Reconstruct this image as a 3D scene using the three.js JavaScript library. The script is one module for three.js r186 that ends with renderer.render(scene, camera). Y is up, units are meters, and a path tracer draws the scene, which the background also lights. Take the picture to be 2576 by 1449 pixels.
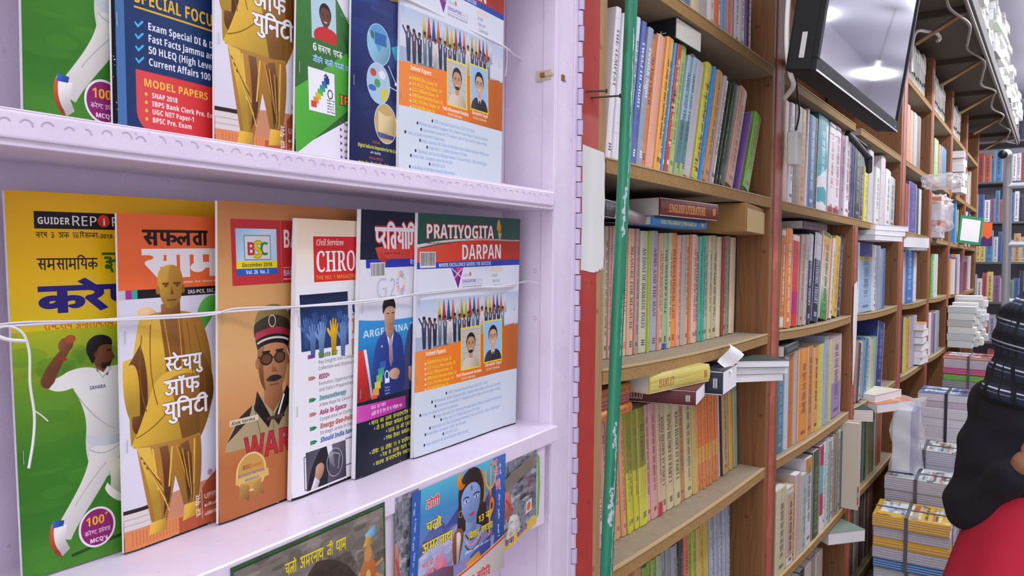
import * as THREE from 'three';
import { mergeGeometries } from 'three/addons/utils/BufferGeometryUtils.js';
import { RoundedBoxGeometry } from 'three/addons/geometries/RoundedBoxGeometry.js';
import { MarchingCubes } from 'three/addons/objects/MarchingCubes.js';
import { RectAreaLightUniformsLib } from 'three/addons/lights/RectAreaLightUniformsLib.js';

RectAreaLightUniformsLib.init();
const scene = new THREE.Scene();
// x runs along the wall of shelves into the shop, y is up, z comes out of the shelves (their front edges lie at z = 0)
const camera = new THREE.PerspectiveCamera(2 * Math.atan(724.5 / 1900) * 180 / Math.PI, 16 / 9, 0.02, 60);
camera.position.set(0, 1.30, 0.60);
camera.up.set(0.0197, 0.9994, -0.0279);
camera.lookAt(0.8086, 1.2677, 0.0126);
const renderer = new THREE.WebGLRenderer({ antialias: true });
renderer.toneMapping = THREE.LinearToneMapping;
renderer.toneMappingExposure = 1.12;
renderer.shadowMap.enabled = true;
// overcast daylight over the street in front of the open shop
scene.background = new THREE.Color().setRGB(0.98, 1.0, 1.06);
scene.backgroundIntensity = 1.9;
const BULB = 1.5;                                        // candela of each hanging bulb
const LAMP = 49;                                      // brightness of the shop's ceiling tubes

// ---------------------------------------------------------------- helpers
let seed = 7;
const rnd = () => { seed = (seed * 1664525 + 1013904223) >>> 0; return seed / 4294967296; };
const rr = (a, b) => a + (b - a) * rnd();
const V = (x, y, z) => new THREE.Vector3(x, y, z);
const taken = {};
function numbered(n) { taken[n] = (taken[n] ?? -1) + 1; return taken[n] ? n + '_' + String(taken[n]).padStart(3, '0') : n; }
function tag(o, label, category, group, kind) {
  if (label) o.userData.label = label;
  if (category) o.userData.category = category;
  if (group) o.userData.group = group;
  if (kind) o.userData.kind = kind;
  return o;
}
function thing(name, label, category, pos = [0, 0, 0], group, kind) {
  const o = new THREE.Group(); o.name = numbered(name); o.position.set(...pos); scene.add(o);
  return tag(o, label, category, group, kind);
}
function part(name, geo, mat, parent, kind) {
  const m = new THREE.Mesh(Array.isArray(geo) ? merge(geo) : geo, mat);
  m.name = name; m.castShadow = m.receiveShadow = true; parent.add(m);
  if (kind) m.userData.kind = kind;
  return m;
}
function single(name, label, category, geo, mat, group, kind) {
  const m = new THREE.Mesh(Array.isArray(geo) ? merge(geo) : geo, mat);
  m.name = numbered(name); m.castShadow = m.receiveShadow = true; scene.add(m);
  return tag(m, label, category, group, kind);
}
function merge(list) {
  return mergeGeometries(list.map((g) => { const h = g.index ? g.toNonIndexed() : g; for (const k of Object.keys(h.attributes)) if (!['position', 'normal', 'uv'].includes(k)) h.deleteAttribute(k); return h; }));
}
// texture coordinates in metres, by the way each face points; turn = true runs the grain along the first axis
function metre(g, k = 1, turn = false) {
  const h = g.index ? g.toNonIndexed() : g, p = h.attributes.position, n = h.attributes.normal, uv = new Float32Array(p.count * 2);
  for (let i = 0; i < p.count; i++) {
    const a = Math.abs(n.getX(i)), b = Math.abs(n.getY(i)), c = Math.abs(n.getZ(i));
    let s, t;
    if (b >= a && b >= c) { s = p.getZ(i); t = p.getX(i); } else if (a >= c) { s = p.getZ(i); t = p.getY(i); } else { s = p.getX(i); t = p.getY(i); }
    if (turn && !(b >= a && b >= c)) [s, t] = [t, s];
    uv[2 * i] = s * k; uv[2 * i + 1] = t * k;
  }
  h.setAttribute('uv', new THREE.BufferAttribute(uv, 2));
  return h;
}
function box(x0, x1, y0, y1, z0, z1, r = 0, turn = false) {
  const w = x1 - x0, h = y1 - y0, d = z1 - z0, g = r ? new RoundedBoxGeometry(w, h, d, 2, Math.min(r, w / 2.1, h / 2.1, d / 2.1)) : new THREE.BoxGeometry(w, h, d);
  g.translate((x0 + x1) / 2, (y0 + y1) / 2, (z0 + z1) / 2);
  return metre(g, 1, turn);
}
function cyl(a, b, r0, r1 = r0, n = 12) {
  const d = b.clone().sub(a), g = new THREE.CylinderGeometry(r1, r0, d.length(), n);
  g.applyQuaternion(new THREE.Quaternion().setFromUnitVectors(V(0, 1, 0), d.normalize())); g.translate((a.x + b.x) / 2, (a.y + b.y) / 2, (a.z + b.z) / 2);
  return g;
}
function tube(pts, r, n = 40, k = 6) { return new THREE.TubeGeometry(new THREE.CatmullRomCurve3(pts.map((p) => V(...p))), n, r, k); }
function flat(pts, t) { // a sheet of thickness t with a given outline in x, y
  const s = new THREE.Shape(pts.map((p) => new THREE.Vector2(...p)));
  return new THREE.ExtrudeGeometry(s, { depth: t, bevelEnabled: false });
}
function canvas(w, h) { const c = document.createElement('canvas'); c.width = w; c.height = h; return [c, c.getContext('2d')]; }
function tex(c, srgb = true, repeat = false) {
  const t = new THREE.CanvasTexture(c); if (srgb) t.colorSpace = THREE.SRGBColorSpace;
  if (repeat) t.wrapS = t.wrapT = THREE.RepeatWrapping;
  t.magFilter = THREE.LinearFilter; return t;
}
const std = (color, roughness = 0.7, more = {}) => new THREE.MeshStandardMaterial({ color, roughness, ...more });

// ---------------------------------------------------------------- surface materials
function noiseTex(w, h, draw, m = 1) { const [c, g] = canvas(w, h); draw(g, w, h); const t = tex(c, true, true); t.repeat.set(1 / m, 1 / m); return t; }
function speckle(g, w, h, n, cols, r0, r1, a) {
  for (let i = 0; i < n; i++) { g.globalAlpha = a * rnd(); g.fillStyle = cols[i % cols.length]; const r = rr(r0, r1), x = rnd() * w, y = rnd() * h; for (const dx of [-w, 0, w]) for (const dy of [-h, 0, h]) { if (x + dx < -r * 2 || x + dx > w + r * 2 || y + dy < -r * 2 || y + dy > h + r * 2) continue; g.beginPath(); g.ellipse(x + dx, y + dy, r * rr(0.7, 1.6), r, rnd() * 3, 0, 7); g.fill(); } }
  g.globalAlpha = 1;
}
function bumpTex(size, n, r0, r1, m) { return noiseTex2(size, (g, w, h) => { g.fillStyle = '#808080'; g.fillRect(0, 0, w, h); speckle(g, w, h, n, ['#fff', '#000'], r0, r1, 0.35); }, m); }
function noiseTex2(size, draw, m) { const t = noiseTex(size, size, draw, m); t.colorSpace = THREE.NoColorSpace; return t; }
function woodTex(base, dark, light, w, h, m) {
  return noiseTex(w, h, (g) => {
    g.fillStyle = base; g.fillRect(0, 0, w, h);
    for (let i = 0; i < 190; i++) {
      const x = rnd() * w, a = rr(0.05, 0.3); g.globalAlpha = a; g.strokeStyle = rnd() < 0.6 ? dark : light; g.lineWidth = rr(0.6, 5);
      for (const dx of [-w, 0, w]) { g.beginPath(); for (let y = -10; y <= h + 10; y += 20) g.lineTo(x + dx + 5 * Math.sin(2 * Math.PI * (y / h) + i) + 2 * Math.sin(6 * Math.PI * y / h + i * 2), y); g.stroke(); }
    }
    for (let i = 0; i < 5; i++) { const x = rnd() * w, y = rnd() * h; for (let k = 5; k > 0; k--) { g.globalAlpha = 0.22; g.fillStyle = dark; g.beginPath(); g.ellipse(x, y, k * 1.7, k * 2.6, 0, 0, 7); g.fill(); } }
    g.globalAlpha = 1;
  }, m);
}
const M = {
  lilac: std('#ffffff', 0.3, { map: noiseTex(512, 512, (g, w, h) => { g.fillStyle = '#e8d9ec'; g.fillRect(0, 0, w, h); speckle(g, w, h, 260, ['#dacde4', '#ece2f0', '#ded0e6'], 8, 40, 0.25); speckle(g, w, h, 200, ['#bcaaca', '#e6dcec', '#a898b6'], 0.7, 2, 0.5); }, 0.4), bumpMap: bumpTex(512, 2600, 1, 7, 0.16), bumpScale: 0.00035 }),
  wood: std('#ffffff', 0.62, { map: woodTex('#875831', '#4e301b', '#a97748', 512, 1024, 0.42), bumpMap: null }),
  paleWood: std('#ffffff', 0.7, { map: woodTex('#b08a5c', '#7c5a34', '#cba878', 512, 1024, 0.42) }),
  board: std('#ffffff', 0.85, { map: noiseTex(512, 512, (g, w, h) => { g.fillStyle = '#978870'; g.fillRect(0, 0, w, h); speckle(g, w, h, 900, ['#7c6b56', '#a29178', '#94846e', '#b0a290'], 1, 12, 0.3); }, 0.35) }),
  chip: std('#ffffff', 0.85, { map: noiseTex(512, 512, (g, w, h) => { g.fillStyle = '#a07c48'; g.fillRect(0, 0, w, h); speckle(g, w, h, 3000, ['#6a4a26', '#b29058', '#7c5a32', '#c4a870'], 1, 5, 0.55); }, 0.16), bumpMap: bumpTex(256, 900, 1, 4, 0.1), bumpScale: 0.0008 }),
  chipTop: std('#bda274', 0.75),
  red: std('#ffffff', 0.45, { map: noiseTex(512, 512, (g, w, h) => { g.fillStyle = '#b93b33'; g.fillRect(0, 0, w, h); speckle(g, w, h, 300, ['#a8342e', '#c8483e', '#b03a34'], 4, 30, 0.25); speckle(g, w, h, 90, ['#6e2a26', '#d4827a', '#8a3c30'], 0.8, 5, 0.5); }, 0.35) }),
  redWorn: std('#ffffff', 0.6, { map: noiseTex(512, 512, (g, w, h) => { g.fillStyle = '#b2564a'; g.fillRect(0, 0, w, h); speckle(g, w, h, 300, ['#a04034', '#c27a64', '#9a6040', '#b03a34'], 3, 30, 0.4); }, 0.35) }),
  page: std('#ffffff', 0.9, { map: noiseTex(256, 256, (g, w, h) => { g.fillStyle = '#dcd6cc'; g.fillRect(0, 0, w, h); for (let i = 0; i < 200; i++) { g.globalAlpha = 0.25 * rnd(); g.fillStyle = rnd() < 0.5 ? '#a89e90' : '#fffaf0'; g.fillRect(0, rnd() * h, w, 1); } g.globalAlpha = 1; }, 0.03) }),
  pageV: null,
  whitePage: std('#e9e7ea', 0.85),
  white: std('#e8e6e2', 0.8),
  black: std('#14151a', 0.45),
  steel: std('#c6cacf', 0.42, { metalness: 0.65 }),
  rust: std('#5a4234', 0.7, { metalness: 0.4 }),
  twine: std('#e4e0e2', 0.5),
  strap: std('#5c5a60', 0.5),
  floor: std('#ffffff', 0.6, { map: noiseTex(512, 512, (g, w, h) => { g.fillStyle = '#a39d95'; g.fillRect(0, 0, w, h); speckle(g, w, h, 900, ['#7a746c', '#a29c94', '#6c665e'], 1, 18, 0.3); }, 1.2) }),
  plaster: std('#cfc9d6', 0.9),
  ceil: std('#c9c6d6', 0.9),
  plastic: new THREE.MeshPhysicalMaterial({ color: '#ffffff', roughness: 0.22, transmission: 0.72, thickness: 0, ior: 1.45, side: THREE.DoubleSide }),
};
{ const t = M.page.map.clone(); t.rotation = Math.PI / 2; M.pageV = std('#ffffff', 0.9, { map: t }); }

// ---------------------------------------------------------------- a small stroke alphabet for Devanagari
// letter: [width, strokes without the upright, x of the upright]; head line at y = 0, foot at y = 100
const DEV = {
  'क': [92, 'M46 46C22 28 4 44 8 60C12 78 36 72 46 50C60 34 88 38 84 58C82 74 70 78 66 66', 46], 'र': [58, 'M14 0C44 6 42 36 14 42L46 94', 0], 'ण': [82, 'M14 0V42C14 62 42 62 42 42V0', 64],
  'ट': [64, 'M34 0V18C4 20 4 86 36 86C50 86 56 76 56 68', 0], 'स': [84, 'M14 0C42 6 40 36 14 42L40 92M24 46H64', 64], 'फ': [98, 'M16 0V46C18 66 46 66 50 46C64 28 94 34 88 58C84 72 72 72 70 62', 50],
  'ल': [86, 'M64 42C44 30 36 58 40 76M40 60C32 34 6 40 8 64C10 80 20 86 30 90', 64], 'त': [66, 'M48 36C18 30 8 52 18 72C22 82 28 88 36 94', 48], 'म': [76, 'M16 0V54H56M16 54C4 54 4 72 16 70C24 68 22 56 16 54', 56],
  'य': [74, 'M12 4C34 8 30 36 14 40C14 64 42 62 56 52', 56], 'न': [72, 'M54 44H20C8 34 4 52 14 56C24 58 24 48 20 44', 54], 'च': [78, 'M6 30H34C18 46 16 66 36 66C50 66 58 56 60 50', 60],
  'थ': [84, 'M34 12C32 -2 8 0 10 14C12 28 34 28 34 12M14 24C0 40 10 70 34 66C50 64 60 54 62 48', 64], 'ज': [84, 'M62 44H30C8 44 6 74 22 80C36 84 42 70 32 64', 62], 'ध': [84, 'M38 14C22 0 2 14 12 28C18 34 28 32 30 28M14 30C2 44 12 70 36 66C50 64 60 54 62 48', 64],
  'व': [72, 'M54 38C32 24 10 34 10 50C12 68 42 68 54 46', 54], 'भ': [80, 'M12 6C2 20 20 30 26 10V56C10 58 8 76 20 78M26 56H60', 60], 'श': [80, 'M12 16C20 -2 42 8 32 30C26 42 14 46 10 46L38 92M38 50H60', 60],
  'ह': [66, 'M32 0V18C58 22 54 42 20 46C54 48 58 70 30 70C48 74 52 90 40 100', 0], 'प': [70, 'M14 0V40C16 60 42 60 52 48', 52], 'ग': [66, 'M16 0V60C16 72 4 74 4 64', 48], 'ब': [72, 'M54 38C32 24 10 34 10 50C12 68 42 68 54 46M14 40L46 62', 54],
  'द': [62, 'M34 0V20C6 22 8 62 34 58C42 56 42 46 36 46M34 58L50 94', 0], 'ष': [72, 'M14 0V40C16 60 42 60 52 48M16 20L50 56', 52], 'ड': [64, 'M32 0V18C54 20 50 42 24 44C54 44 56 82 30 84C18 84 12 78 12 70', 0],
  'ख': [104, 'M14 0C42 6 40 34 14 40L34 82M52 64C38 52 34 84 50 80C62 76 74 58 84 44C66 32 58 44 62 56', 84], 'इ': [66, 'M34 0V18C8 20 8 40 30 42C56 44 52 70 28 70C46 74 50 90 40 100', 0], 'उ': [70, 'M14 4C44 2 46 40 20 42C54 42 56 86 28 86C16 86 10 76 10 70', 0], 'ऐ': [78, 'M14 0V40C16 62 44 60 52 44V0M40 56L60 96M40 0L16 -30', 0],
  'अ': [98, 'M10 14C30 0 46 20 26 40C56 42 52 86 28 86C14 86 8 74 8 66M40 48H74', 74], 'ज्ञ': [96, 'M8 22H40C50 34 32 46 16 44M26 44C52 50 50 70 30 76C14 80 12 64 24 64C38 66 46 84 52 102M40 42C54 42 62 38 74 32', 74], 'ॉ': [30, 'M-6 -26C2 -8 20 -8 26 -26', 12], 'ा': [30, '', 12],
};
function devWord(ctx, word, x, y, h, color, { w = 0, lw = 12, edge = null, edgeW = 0 } = {}) {
  const jobs = []; let cx = 0, list = [...word.replaceAll('ज्ञ', '\u0001')];
  for (let i = 0; i < list.length; i++) {
    let ch = list[i]; if (ch === '\u0001') ch = 'ज्ञ';
    if (ch === ' ') { cx += 60; jobs.push({ gap: cx - 60 }); continue; }
    const g = DEV[ch];
    if (!g) {
      if (ch === 'े') jobs.push({ x: cx, p: 'M-34 0L-62 -34' }); else if (ch === 'ी') { jobs.push({ x: cx, p: 'M12 0V100M12 0C14 -38 -24 -38 -40 0', w: 28 }); cx += 28; } else if (ch === 'ो') { jobs.push({ x: cx, p: 'M12 0V100M12 0L-18 -34' }); cx += 28; }
      else if (ch === 'ू') jobs.push({ x: cx, p: 'M-22 100C-2 96 4 122 -16 126C-30 126 -40 114 -44 106' }); else if (ch === 'ै') jobs.push({ x: cx, p: 'M-30 0L-62 -32M-24 0L-40 -36' }); else if (ch === 'ु') jobs.push({ x: cx, p: 'M-26 100C-46 104 -44 126 -26 124C-10 122 -8 112 -8 108' }); else if (ch === 'ं') jobs.push({ x: cx, p: 'M-34 -26L-32 -24' }); else if (/[0-9]/.test(ch)) { jobs.push({ x: cx, t: ch }); cx += 58; }
      continue;
    }
    let half = list[i + 1] === '्', j = i + 1;
    let k = i; while (list[k + 1] === '्') k += 2;
    if (list[k + 1] === 'ि' && !(list[i - 1] === '्')) { jobs.push({ x: cx, p: 'M12 0V100M12 0C12 -40 60 -40 72 0' }); cx += 28; }
    if (half && g[2]) { jobs.push({ x: cx, p: g[1] }); cx += g[2] - 8; i++; } else { jobs.push({ x: cx, p: g[1] + (g[2] ? `M${g[2]} 0V100` : '') }); cx += g[0]; if (half) i++; }
  }
  const sy = h / 100, sx = w ? w / cx : sy;
  ctx.save(); ctx.translate(x, y); ctx.scale(sx, sy); ctx.lineCap = 'butt'; ctx.lineJoin = 'round';
  const passes = edge ? [[edge, lw + edgeW], [color, lw]] : [[color, lw]];
  for (const [col, l] of passes) {
    ctx.strokeStyle = ctx.fillStyle = col; ctx.lineWidth = l;
    const gaps = jobs.filter((j) => j.gap !== undefined).map((j) => j.gap); let s = -4;
    for (const e of [...gaps, cx]) { ctx.beginPath(); ctx.moveTo(s, 0); ctx.lineTo(e, 0); ctx.stroke(); s = e + 60; }
    for (const j of jobs) { if (j.p) { ctx.save(); ctx.translate(j.x, 0); ctx.stroke(new Path2D(j.p)); ctx.restore(); } if (j.t) { ctx.font = 'bold 104px sans-serif'; ctx.fillText(j.t, j.x, 98); } }
  }
  ctx.restore();
}
const ROWS = {
A1: [1.473, `1112,19,262,-15,f0ecf0,555,THE TEMPEST
1133,24,255,-15,ece8ee,777,
1158,19,258,-15,d8dce6,557,~
1179,16,262,-15,dfe6ee,445,~
1197,18,258,-15,5a6cae,fff,TWELFTH NIGHT
1217,21.6,256,-15,9aa4b4,eef,Twelfth Night
1239,18,240,-15,e0893c,631,As You Like It
1258,30,252,-15,e9a98c,b64,,p
1289,20,256,-15,f0a850,432,~
1310,11.6,258,-15,d8c878,222,~
1322,9,258,-15,5a9ad0,fff,~
1333,18,256,-15,b4503c,fff,~,k
1352,29,258,-15,b4c864,586,~
1384,19.6,244,-15,9ab4c0,345,ARMS AND THE MAN,g
1404,21,244,-15,9ab4c0,345,ARMS AND THE MAN,g
1428,40,246,-15,c4c0c4,,,p
1472,28.6,252,-15,c8c040,222,~,k
1501,12.6,252,-15,3c8cc8,,
1514,15,246,-15,b48ca0,633,~
1530,29,246,-15,c89650,643,~
1561,15.6,242,-15,b4a4a0,544,~
1577,17.6,240,-15,eeeaea,544,~
1595,12,238,-15,1c2c20,9c5,~
1609,12,238,-15,222e18,bd4,~
1624,39,236,-15,1e2826,,
1665,46,232,-15,c09478,744,~
1730,19,190,-15,6c4a90,,
1781,48,192,-15,7ab03c,8a3020,GULLIVER'S TRAVELS`],
B1: [1.128, `1224.0,14.8,246,-78,c8c0a0,5a5040,~
1239.2,8.2,246,-78,d8a8a0,544,~
1247.8,10.1,246,-78,dcb4a8,634,EPITHALAMION AND PROTHALAMION
1258.3,11.9,246,-78,c8c4a0,355,~
1270.6,15.0,246,-78,d8c0a8,633,~
1285.9,13.8,246,-78,c8b89c,444,~
1300.1,16.9,246,-78,e4bc9c,b64,WILLIAM HAZLITT
1318.2,25.5,246,-78,e0b494,544,MEASURE FOR MEASURE
1344.9,13.8,246,-78,c09c90,446,~
1359.1,8.2,246,-78,8c7464,,
1367.7,33.9,246,-78,c4c8a8,443,AN ESSAY OF DRAMATIC POESY
1402.0,5.3,246,-78,b4c840,,
1407.7,11.9,246,-78,d4c08c,644,~
1420.0,29.3,246,-78,a8b0b4,7a3044,ARMS AND THE MAN
1450.5,14.8,246,-78,dca088,a43,THE WASTE LAND
1465.7,12.9,246,-78,d8cca8,644,~
1479.0,20.7,246,-78,a8c08c,283838,THE WINTER'S TALE,b
1500.0,17.9,246,-78,c4c4a0,744,~
1520.0,30.0,246,-78,ee9640,a5402c,INTERNATIONAL LAW
1550.4,18.8,246,-78,e4ac94,b55,~
1570.4,25.3,246,-78,b8b0a0,,
1596.1,19.6,246,-78,e4b090,654,~
1616.1,8.4,246,-78,d88c50,,
1626.5,26.4,246,-78,e0bcac,766,~
1653.2,17.9,246,-78,e89c98,722,THE BATTLE OF THE BOOKS
1672.2,15.8,246,-78,50b496,254,~
1688.4,15.8,246,-78,4cae90,254,~
1704.6,26.2,246,-78,b8b4ac,666,~
1731.2,19.6,246,-78,cccca0,665,~
1751.2,19.6,246,-78,c8b890,443,~
1771.2,14.8,246,-78,d0c4a0,443,THE BATTLE OF BOOKS
1786.4,28.3,246,-78,dcd4b0,,
1817.8,15.8,246,-78,9c4c40,,
1834.0,18.6,246,-78,ccb49c,744,~
1853.0,18.6,246,-78,90947c,566,~
1872.0,36.9,246,-78,e0c8a4,,
1909.2,22.6,246,-78,28302a,,`],
C1: [0.784, `1197.0,13.3,243,-62,d4ccc8,444,THE RAPE OF THE LOCK
1210.7,19.2,243,-62,e0a898,844,~
1230.3,22.3,243,-62,d8a888,644,~
1254.7,25.2,243,-62,e4aa78,a66,~
1281.2,19.4,243,-62,e0a878,a66,~
1301.7,13.3,243,-62,c4c050,676,~,y
1315.4,19.2,243,-62,c8c44c,676,~,y
1335.0,20.1,243,-62,c4c04a,676,~,y
1355.5,35.0,243,-62,ccc848,565,Dr. Faustus,y
1390.8,19.2,243,-62,e0b0a0,944,~
1410.4,29.9,243,-62,dca8a0,944,~
1440.7,21.3,243,-62,d4bc98,854,~,r
1463.2,23.1,243,-62,d8c8a0,443,KING HENRY IV PART I
1486.7,33.8,243,-62,dccca0,443,KING HENRY IV PART I
1520.9,32.9,243,-62,d8cc9c,443,KING HENRY IV PART I
1554.2,28.0,243,-62,c4945c,865,~
1582.6,39.7,243,-62,d4c890,665,~
1622.7,27.2,243,-62,d0b464,,
1652.1,13.3,243,-62,e0844c,f0c060,~,o
1665.8,13.3,243,-62,e0844c,b5602c,~,o
1679.5,13.3,243,-62,e0844c,b5602c,~,o
1693.2,13.3,243,-62,e0844c,f0c060,~,o
1706.9,13.3,243,-62,e0844c,b5602c,~,o
1720.6,14.3,243,-62,e0844c,b5602c,~,o
1735.3,14.3,243,-62,e0844c,f0c060,~,o
1750.0,14.2,243,-62,e0844c,b5602c,~,o
1764.6,13.3,243,-62,e0844c,b5602c,~,o
1778.3,23.1,243,-62,c8c0c8,,
1801.8,7.6,243,-62,3c3430,,
1809.7,29.9,243,-62,c4a06c,855,~
1840.0,19.2,243,-62,a8a87c,,
1859.6,25.0,243,-62,d4a844,,
1885.0,29.0,243,-62,8c9880,,
1914.4,17.4,243,-62,3c3830,,`],
D1: [0.448, `1220,30.6,252,-60,8c5c40,,
1251,31.6,252,-60,9c6444,,
1283,32.6,252,-60,b4643c,,
1316,35.6,252,-60,b8784c,,
1352,26.6,252,-60,c89868,,
1379,21.6,252,-60,8cac48,575,~
1401,21.6,252,-60,90b44c,575,~
1423,22.6,252,-60,8cb050,575,~
1446,23.6,252,-60,a4b890,,
1470,23.6,252,-60,98a0a4,667,~
1494,23.6,252,-60,90989c,,
1518,29.6,252,-60,a0a4b0,667,~
1548,14.6,252,-60,282a30,cc5,~
1563,21.6,252,-60,3c4048,99a,~
1585,24.6,252,-60,d0785c,933,OTHELLO
1610,22.6,252,-60,98b040,664,~
1633,22.6,252,-60,a4b448,664,~
1656,23.6,252,-60,c4ac60,,
1680,24.6,252,-60,ccb054,774,~
1705,26.6,252,-60,c8b04c,,
1732,17.6,252,-60,9aa2ac,dde,~
1750,17.6,252,-60,8890a0,dde,~
1768,17.6,252,-60,a0a8b4,dde,~
1786,18.6,252,-60,9aa2ac,dde,~
1805,18.6,252,-60,8890a0,dde,~
1824,18.6,252,-60,a0a8b4,dde,~
1843,18.6,252,-60,9aa2ac,dde,~
1862,20,252,-60,8890a0,dde,~`],
Z1: [1.803, `1276,33,240,-20,c8a070,,
1312,33,240,-20,d8d0c0,,
1347,34,240,-20,b05040,,
1384,40,240,-20,e0d8d0,,
1426,33,240,-20,6880a0,,
1462,39,240,-20,d8c8a0,,
1504,49,240,-20,c0b8b0,,
1556,36,240,-20,e8e0d8,c86,~
1593,15.6,240,-20,e07040,,
1609,21,240,-20,e8e0d8,,~
1631,31,240,-20,80a4c8,,
1663,35,240,-20,d08878,,
1699,14.6,240,-20,c83c38,,
1714,28.6,240,-20,d8d4dc,335,~
1743,32,240,-20,d8c8cc,335,~
1776,19,240,-20,6a3478,,
1796,31,240,-20,5c2c60,dbd,~`],
A2: [1.475, `2082.0,51.4,284,-15,dca890,,
2137.3,45.5,282,-15,ececf0,445,~
2183.2,71.0,280,-15,a08c80,,
2255.4,50.2,280,-15,e0a04c,865,~
2306.0,24.0,284,-15,eeeae4,,
2330.4,67.3,284,-15,4a80c0,dee,~
2402.6,30.7,284,-15,7c5c48,222,~
2437.3,124.5,296,-15,2ca0b0,eff,~,t
2568.5,79.5,288,-15,e8e4e4,b55,~,m
2653.8,89.8,288,-15,e8e4e8,b55,~,m
2744.7,43.9,284,-15,b08ca8,,~
2795.3,69.0,284,-15,eceaec,744,~
2864.7,41.8,284,-15,8c3038,dcc,~
2906.9,30.7,284,-15,3c58a0,,
2944.4,109.5,284,-15,283430,9a9,~
3060.6,60.7,212,-15,4c2848,dcd,~
3129.0,56.0,215,-15,e8dc30,886,~
3193.7,81.4,284,-15,c8c8cc,,
3345.6,88.8,230,-15,e4e4e0,766,~
3443.1,93.5,284,-15,dcd0d4,,
3545.2,107.6,238,-15,ecece8,766,~
3663.3,124.5,230,-15,c8ccc8,,~`],
B2: [1.12, `2091.0,34.9,276,-25,6a3c3c,edd,~
2126.3,35.8,276,-25,c87840,edd,~,l
2162.5,58.1,276,-25,dc8440,edc,~
2235.8,69.6,276,-25,d03c3c,,,c
2312.6,38.5,276,-25,b09c8c,844,~
2351.5,36.0,276,-25,c0b0a4,68a,~
2395.6,49.2,276,-25,28304c,ccd,MACROECONOMIC THEORY,n
2449.5,82.8,276,-25,28304c,ccd,MACROECONOMIC THEORY,n
2536.9,107.3,276,-25,c8b8a0,463,~,v
2644.6,34.2,276,-25,dc7c40,,
2679.1,30.5,276,-25,d8d8d0,556,~
2710.0,67.6,276,-25,dcb430,b63,~
2778.0,59.8,276,-25,3c4468,aac,~`],
C2: [0.775, `2068,20.6,272,-18,8c4438,cb8,~
2089,72.6,272,-18,487c94,8ac,~
2162,35,272,-18,c8d0d8,,
2201,58.6,272,-18,c87838,,
2260,29,272,-18,c0b0ac,,
2293,112.6,272,-18,e0943c,843,~
2406,63.6,272,-18,c8884c,843,~
2470,57.6,272,-18,e4a44c,432,~
2528,29.6,272,-18,dccc50,,
2558,44.6,272,-18,c4cc9c,,
2603,62.6,290,-18,a4acc0,99a,~
2666,26.6,272,-18,ccd06c,,
2693,157,290,-18,d4b8b0,657,~,u`],
D2: [0.452, `2037.0,32.9,240,-5,b89080,,
2070.3,93.5,240,-5,c8c49c,554,~
2164.2,60.2,225,-5,c4a488,223,~,l
2224.8,27.0,220,-5,d09c40,543,~
2252.2,60.2,240,-5,c8b0a4,,
2312.8,50.5,240,-5,a8b8b0,677,~
2363.7,74.9,275,-5,d8d4dc,556,~,q
2439.0,79.8,278,-5,3c4c34,5a4,~
2519.2,48.5,278,-5,b82860,,,x
2568.1,39.7,278,-5,e0e0dc,876,~
2608.2,30.9,280,-5,c0c8c0,456,~
2639.5,31.9,280,-5,90a89c,456,~
2671.8,31.9,280,-5,d4d8dc,456,~
2704.1,31.8,280,-5,a87870,456,~
2736.3,33.9,280,-5,78906c,456,~
2770.6,33.8,280,-5,d0ccc4,456,~
2804.8,36.0,280,-5,586068,456,~`],
E2: [0.115, `2313,61.6,250,-20,b8a890,,
2375,54.6,250,-20,303430,,
2430,66.6,250,-20,c0b0a8,,
2497,69.6,250,-20,98887c,,
2567,84,250,-20,b8a89c,,`],
B3: [1.12, `3101,271.6,272,-20,a4c0dc,5a6c8c,~,N
3373,57.6,268,-20,e4e4ea,446,~
3431,76.6,264,-20,98a8bc,,
3508,70.6,264,-20,8c9cb4,,
3579,55,264,-20,4c6c9c,,`],
C3: [0.775, `3023,40.6,232,-20,b4b48c,,
3064,34.6,232,-20,b08870,,
3099,35.6,232,-20,48405c,,
3135,42.6,232,-20,d4d4d0,466,~
3178,36.6,232,-20,8c9ca0,,
3215,68.6,232,-20,3c80ac,8bc,~
3284,46.6,232,-20,d0c8b0,655,~
3331,48.6,232,-20,c8c0a0,,
3380,49.6,232,-20,98b490,,
3430,33.6,232,-20,6c9c98,,
3464,151,275,-20,303c80,99c,~`],
D3: [0.452, `3106,43,262,-20,7c7064,,
3156,96.6,262,-20,2c4c40,6a8,~
3253,62,262,-20,306050,,
3316,47.6,262,-20,98ac40,,
3364,48.6,262,-20,a87858,,
3413,67.6,262,-20,5c7c48,,
3481,44,262,-20,c0c090,,
3534,110,262,-20,a04838,,`],
E3: [0.115, `3070,70.6,290,-20,706058,,
3141,58.6,290,-20,a0988c,,
3200,60.6,290,-20,504844,,
3261,62.6,290,-20,8c5c4c,,
3324,64.6,290,-20,6c6458,,
3389,66.6,290,-20,a4543c,,
3456,52,290,-20,584c48,,`],
A4: [1.475, `4130,82.6,245,-20,b03c38,,
4213,240.6,262,-20,5c50a0,88b,~
4454,67.6,245,-20,304868,,
4522,112,245,-20,d8d8d4,,`],
B4: [1.12, `4104,46.6,255,-20,d0d4e0,,
4151,273.6,262,-20,3c74bc,9ce,~
4425,81,255,-20,dce0e8,,`],
C4: [0.775, `4047,115.6,270,-20,282420,,
4163,71.6,270,-20,d8cc40,,
4235,99.6,270,-20,dca838,a63,~
4335,256,270,-20,b8b0c8,,`],
Z4: [1.803, `4116,81.6,285,-20,e0703c,,
4198,84.6,285,-20,e89058,,
4283,87.6,285,-20,90a0b0,,
4371,64.6,285,-20,c89868,,
4436,94,285,-20,5c4434,,`],
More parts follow.
